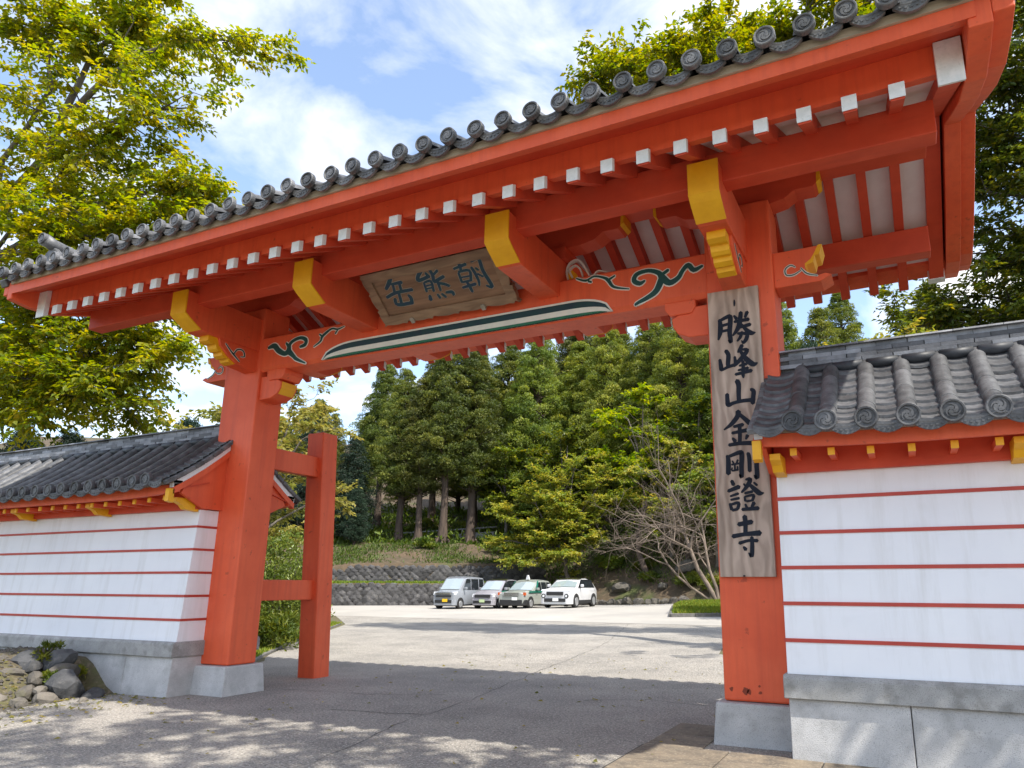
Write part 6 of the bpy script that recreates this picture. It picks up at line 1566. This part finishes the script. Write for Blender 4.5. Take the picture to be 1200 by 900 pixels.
for i, (x, y, r, lb) in enumerate([(-15.1, 44.0, .6, 'small round shrub on the bank behind the white car'), (-12.2, 43.0, .8, 'bright fern clump on the bank above the boulders'), (-10.4, 42.2, .9, 'leafy shrub on the bank under the bare tree'), (-16.0, 45.4, .8, 'yellowish fern clump beside the crooked trunk'), (-33.5, 45.2, .9, 'ground fern patch on the slope below the first cedars'), (-28.0, 47.2, 1.1, 'green fern patch on the slope left of the maple'), (-30.5, 53.2, 1.4, 'sunlit yellow shrub behind the guard wall'), (-35.0, 52.6, 1.4, 'sunlit green shrub behind the guard wall near the trunks'), (-38.5, 51.8, 1.3, 'dark shrub behind the guard wall end'), (-18.6, 46.2, 1.0, 'shrub in the shade right of the maple trunk')]):
    shrub('fern_shrub', x, y, ground_z(x, y)-.05, r*1.3, r, r*.9, L_FERN, lb, 70+i, 1500, (.26, .09))
for i, (x, y, r, lb) in enumerate([(-11.75, 6.75, .22, 'leafy weed tuft on top of the roadside rocks'), (-11.35, 6.95, .16, 'small weed beside the dark rock against the wall'), (-11.2, 6.55, .13, 'sprig of weed growing among the roadside stones')]):
    shrub('weed_clump', x, y, bank_z(x, y)+.10, r, r, r*1.3, L_FERN, lb, 90+i, 420, (.075, .022), 'weed')
# undergrowth on the slope: grass and moss tufts
rg = np.random.default_rng(77); N = 44000
S_ = rg.uniform(-14, 30, N); TA = rg.uniform(2.4, 13, N)
ok = (np.sin(S_*.9+TA*.4)+np.sin(S_*.37-TA*.8)+rg.normal(size=N)*.8) > -.45
S_, TA = S_[ok], TA[ok]
pp = np.array([(*xy(s_, t_edge(s_)+ta), 0) for s_, ta in zip(S_, TA)]); pp[:, 2] = [ground_z(a, b_)-.02 for a, b_, _ in pp]
dd = unit(rg.normal(size=(len(pp), 3))*.6+np.array([0, 0, 1.0]))
tag(leaves_object('undergrowth', pp, dd, rg.normal(size=dd.shape), rg.uniform(.12, .34, len(pp)), rg.uniform(.04, .09, len(pp)), L_FERN, rg.uniform(0, .5, len(pp)), None, 'low grass and ferns scattered over the wooded slope'), kind='stuff')
N = 16000; S_ = rg.uniform(-14, 26, N); TA = rg.uniform(8.5, 26, N)
pp = np.array([(*xy(s_, t_edge(s_)+ta), 0) for s_, ta in zip(S_, TA)]); pp[:, 2] = [ground_z(a, b_)-.02 for a, b_, _ in pp]
pp[:, 2] += rg.uniform(0, .9, N)*(np.sin(S_*1.3)+np.sin(TA*1.1+S_*.4) > .1)
dd = unit(rg.normal(size=(N, 3))*.8+np.array([0, 0, .8]))
leaves_object('undergrowth', pp, dd, rg.normal(size=dd.shape), rg.uniform(.25, .6, N), rg.uniform(.10, .22, N), L_FERN, rg.uniform(0, .6, N), None, 'leafy understorey growing in the shade behind the trunks')
# moss and grass on the wall terraces
S_ = rg.uniform(-9, 13.5, 9000); TA = rg.uniform(.3, 1.9, 9000)
pp = np.array([(*xy(s_, ta), 0) for s_, ta in zip(S_, TA)]); pp[:, 2] = [ground_z(a, b_)-.02 for a, b_, _ in pp]
dd = unit(rg.normal(size=(len(pp), 3))*.6+np.array([0, 0, 1.0]))
leaves_object('grass', pp, dd, rg.normal(size=dd.shape), rg.uniform(.08, .22, len(pp)), rg.uniform(.03, .06, len(pp)), GRASS, rg.uniform(0, .7, len(pp)), None, 'grass growing along the terrace between the two stone walls')
# fallen leaves and small stones on the bank and the road edge
rg = np.random.default_rng(99); N = 520
fx = np.concatenate([rg.uniform(-12.4, -9.3, N-180), rg.uniform(-9.3, -2.2, 180)]); fy = np.concatenate([rg.uniform(4.6, 7.2, N-180), rg.uniform(4.6, 16, 180)])
fz = np.array([max(bank_z(a, b_) if a < interp(b_, LEFT_E) else 0, 0)+.012 for a, b_ in zip(fx, fy)])
leaves_object('fallen_leaves', np.column_stack([fx, fy, fz]), np.column_stack([rg.normal(size=N), rg.normal(size=N), np.zeros(N)+.1]), np.tile([0, 0, 1.0], (N, 1))+rg.normal(size=(N, 3))*.3, rg.uniform(.04, .09, N), rg.uniform(.02, .05, N), L_YEL, rg.uniform(0, 1, N), None, 'dry fallen leaves scattered on the bank and the road edge')

# tree standing behind the viewer: only its dappled shadow reaches the picture
LS = [([(5.0, -3.0, 0), (4.6, -2.6, 4.5), (4.0, -1.5, 8.0)], .32, .05)]
for (x, y, z) in [(1.5, .6, 10.2), (-.5, 1.6, 10.8), (-2.6, 1.0, 11.0), (-1.2, 3.0, 10.4), (2.8, 1.0, 9.6), (.6, 2.6, 10.0), (-4.2, 2.0, 11.4), (-3.0, 3.2, 10.8), (0.2, 4.2, 10.6), (1.8, 3.4, 9.8), (2.6, 4.6, 9.4), (1.0, 5.2, 10.2), (-2.0, 4.4, 11.0)]:
    LS.append(([(4.2, -1.8, 7.0), ((x+4)*.5, (y-1)*.5, z-.8), (x, y, z)], .09, .7))
broadleaf('roadside_tree', (5.0, -3.0, 0), LS, L_KEYAKI, BARK_G, 'roadside tree behind the viewer throwing dappled shade on the road', np.random.default_rng(14), n_sub=12, n_twig=9, twig=.6, leaf=(.2, .12), leaves=12, sub_len=.3)

# tree beyond the right picture edge shading the coping of the wall
LQ = [([(9.5, 9.5, 0), (9.2, 9.4, 5.0), (8.6, 9.2, 9.0)], .34, .02)]
for (x, y, z) in [(5.0, 8.0, 8.4), (4.6, 9.8, 9.2), (6.2, 7.2, 10.2), (6.4, 9.4, 11.2), (7.8, 8.0, 11.8), (5.4, 11.0, 9.8), (7.4, 11.0, 11.0), (9.5, 8.0, 11.0), (5.4, 6.4, 8.6), (7.0, 6.0, 9.6), (5.0, 4.6, 7.8), (6.2, 4.4, 8.4), (7.6, 4.8, 9.0), (4.4, 5.6, 7.2), (6.8, 3.4, 8.6), (8.4, 6.4, 10.0), (6.0, 12.4, 10.4), (4.4, 12.8, 11.6), (3.6, 14.0, 12.6), (5.6, 14.2, 12.0)]:
    LQ.append(([(9.0, 9.3, 6.0), ((x+9)*.5, (y+9.3)*.5, z-.9), (x, y, z)], .09, 1.0))
broadleaf('evergreen_tree', (9.5, 9.5, 0), LQ, L_EVER, BARK_G, 'evergreen tree standing past the right picture edge behind the wall', np.random.default_rng(15), n_sub=8, n_twig=8, twig=.55, leaf=(.22, .12), leaves=12, sub_len=.32)
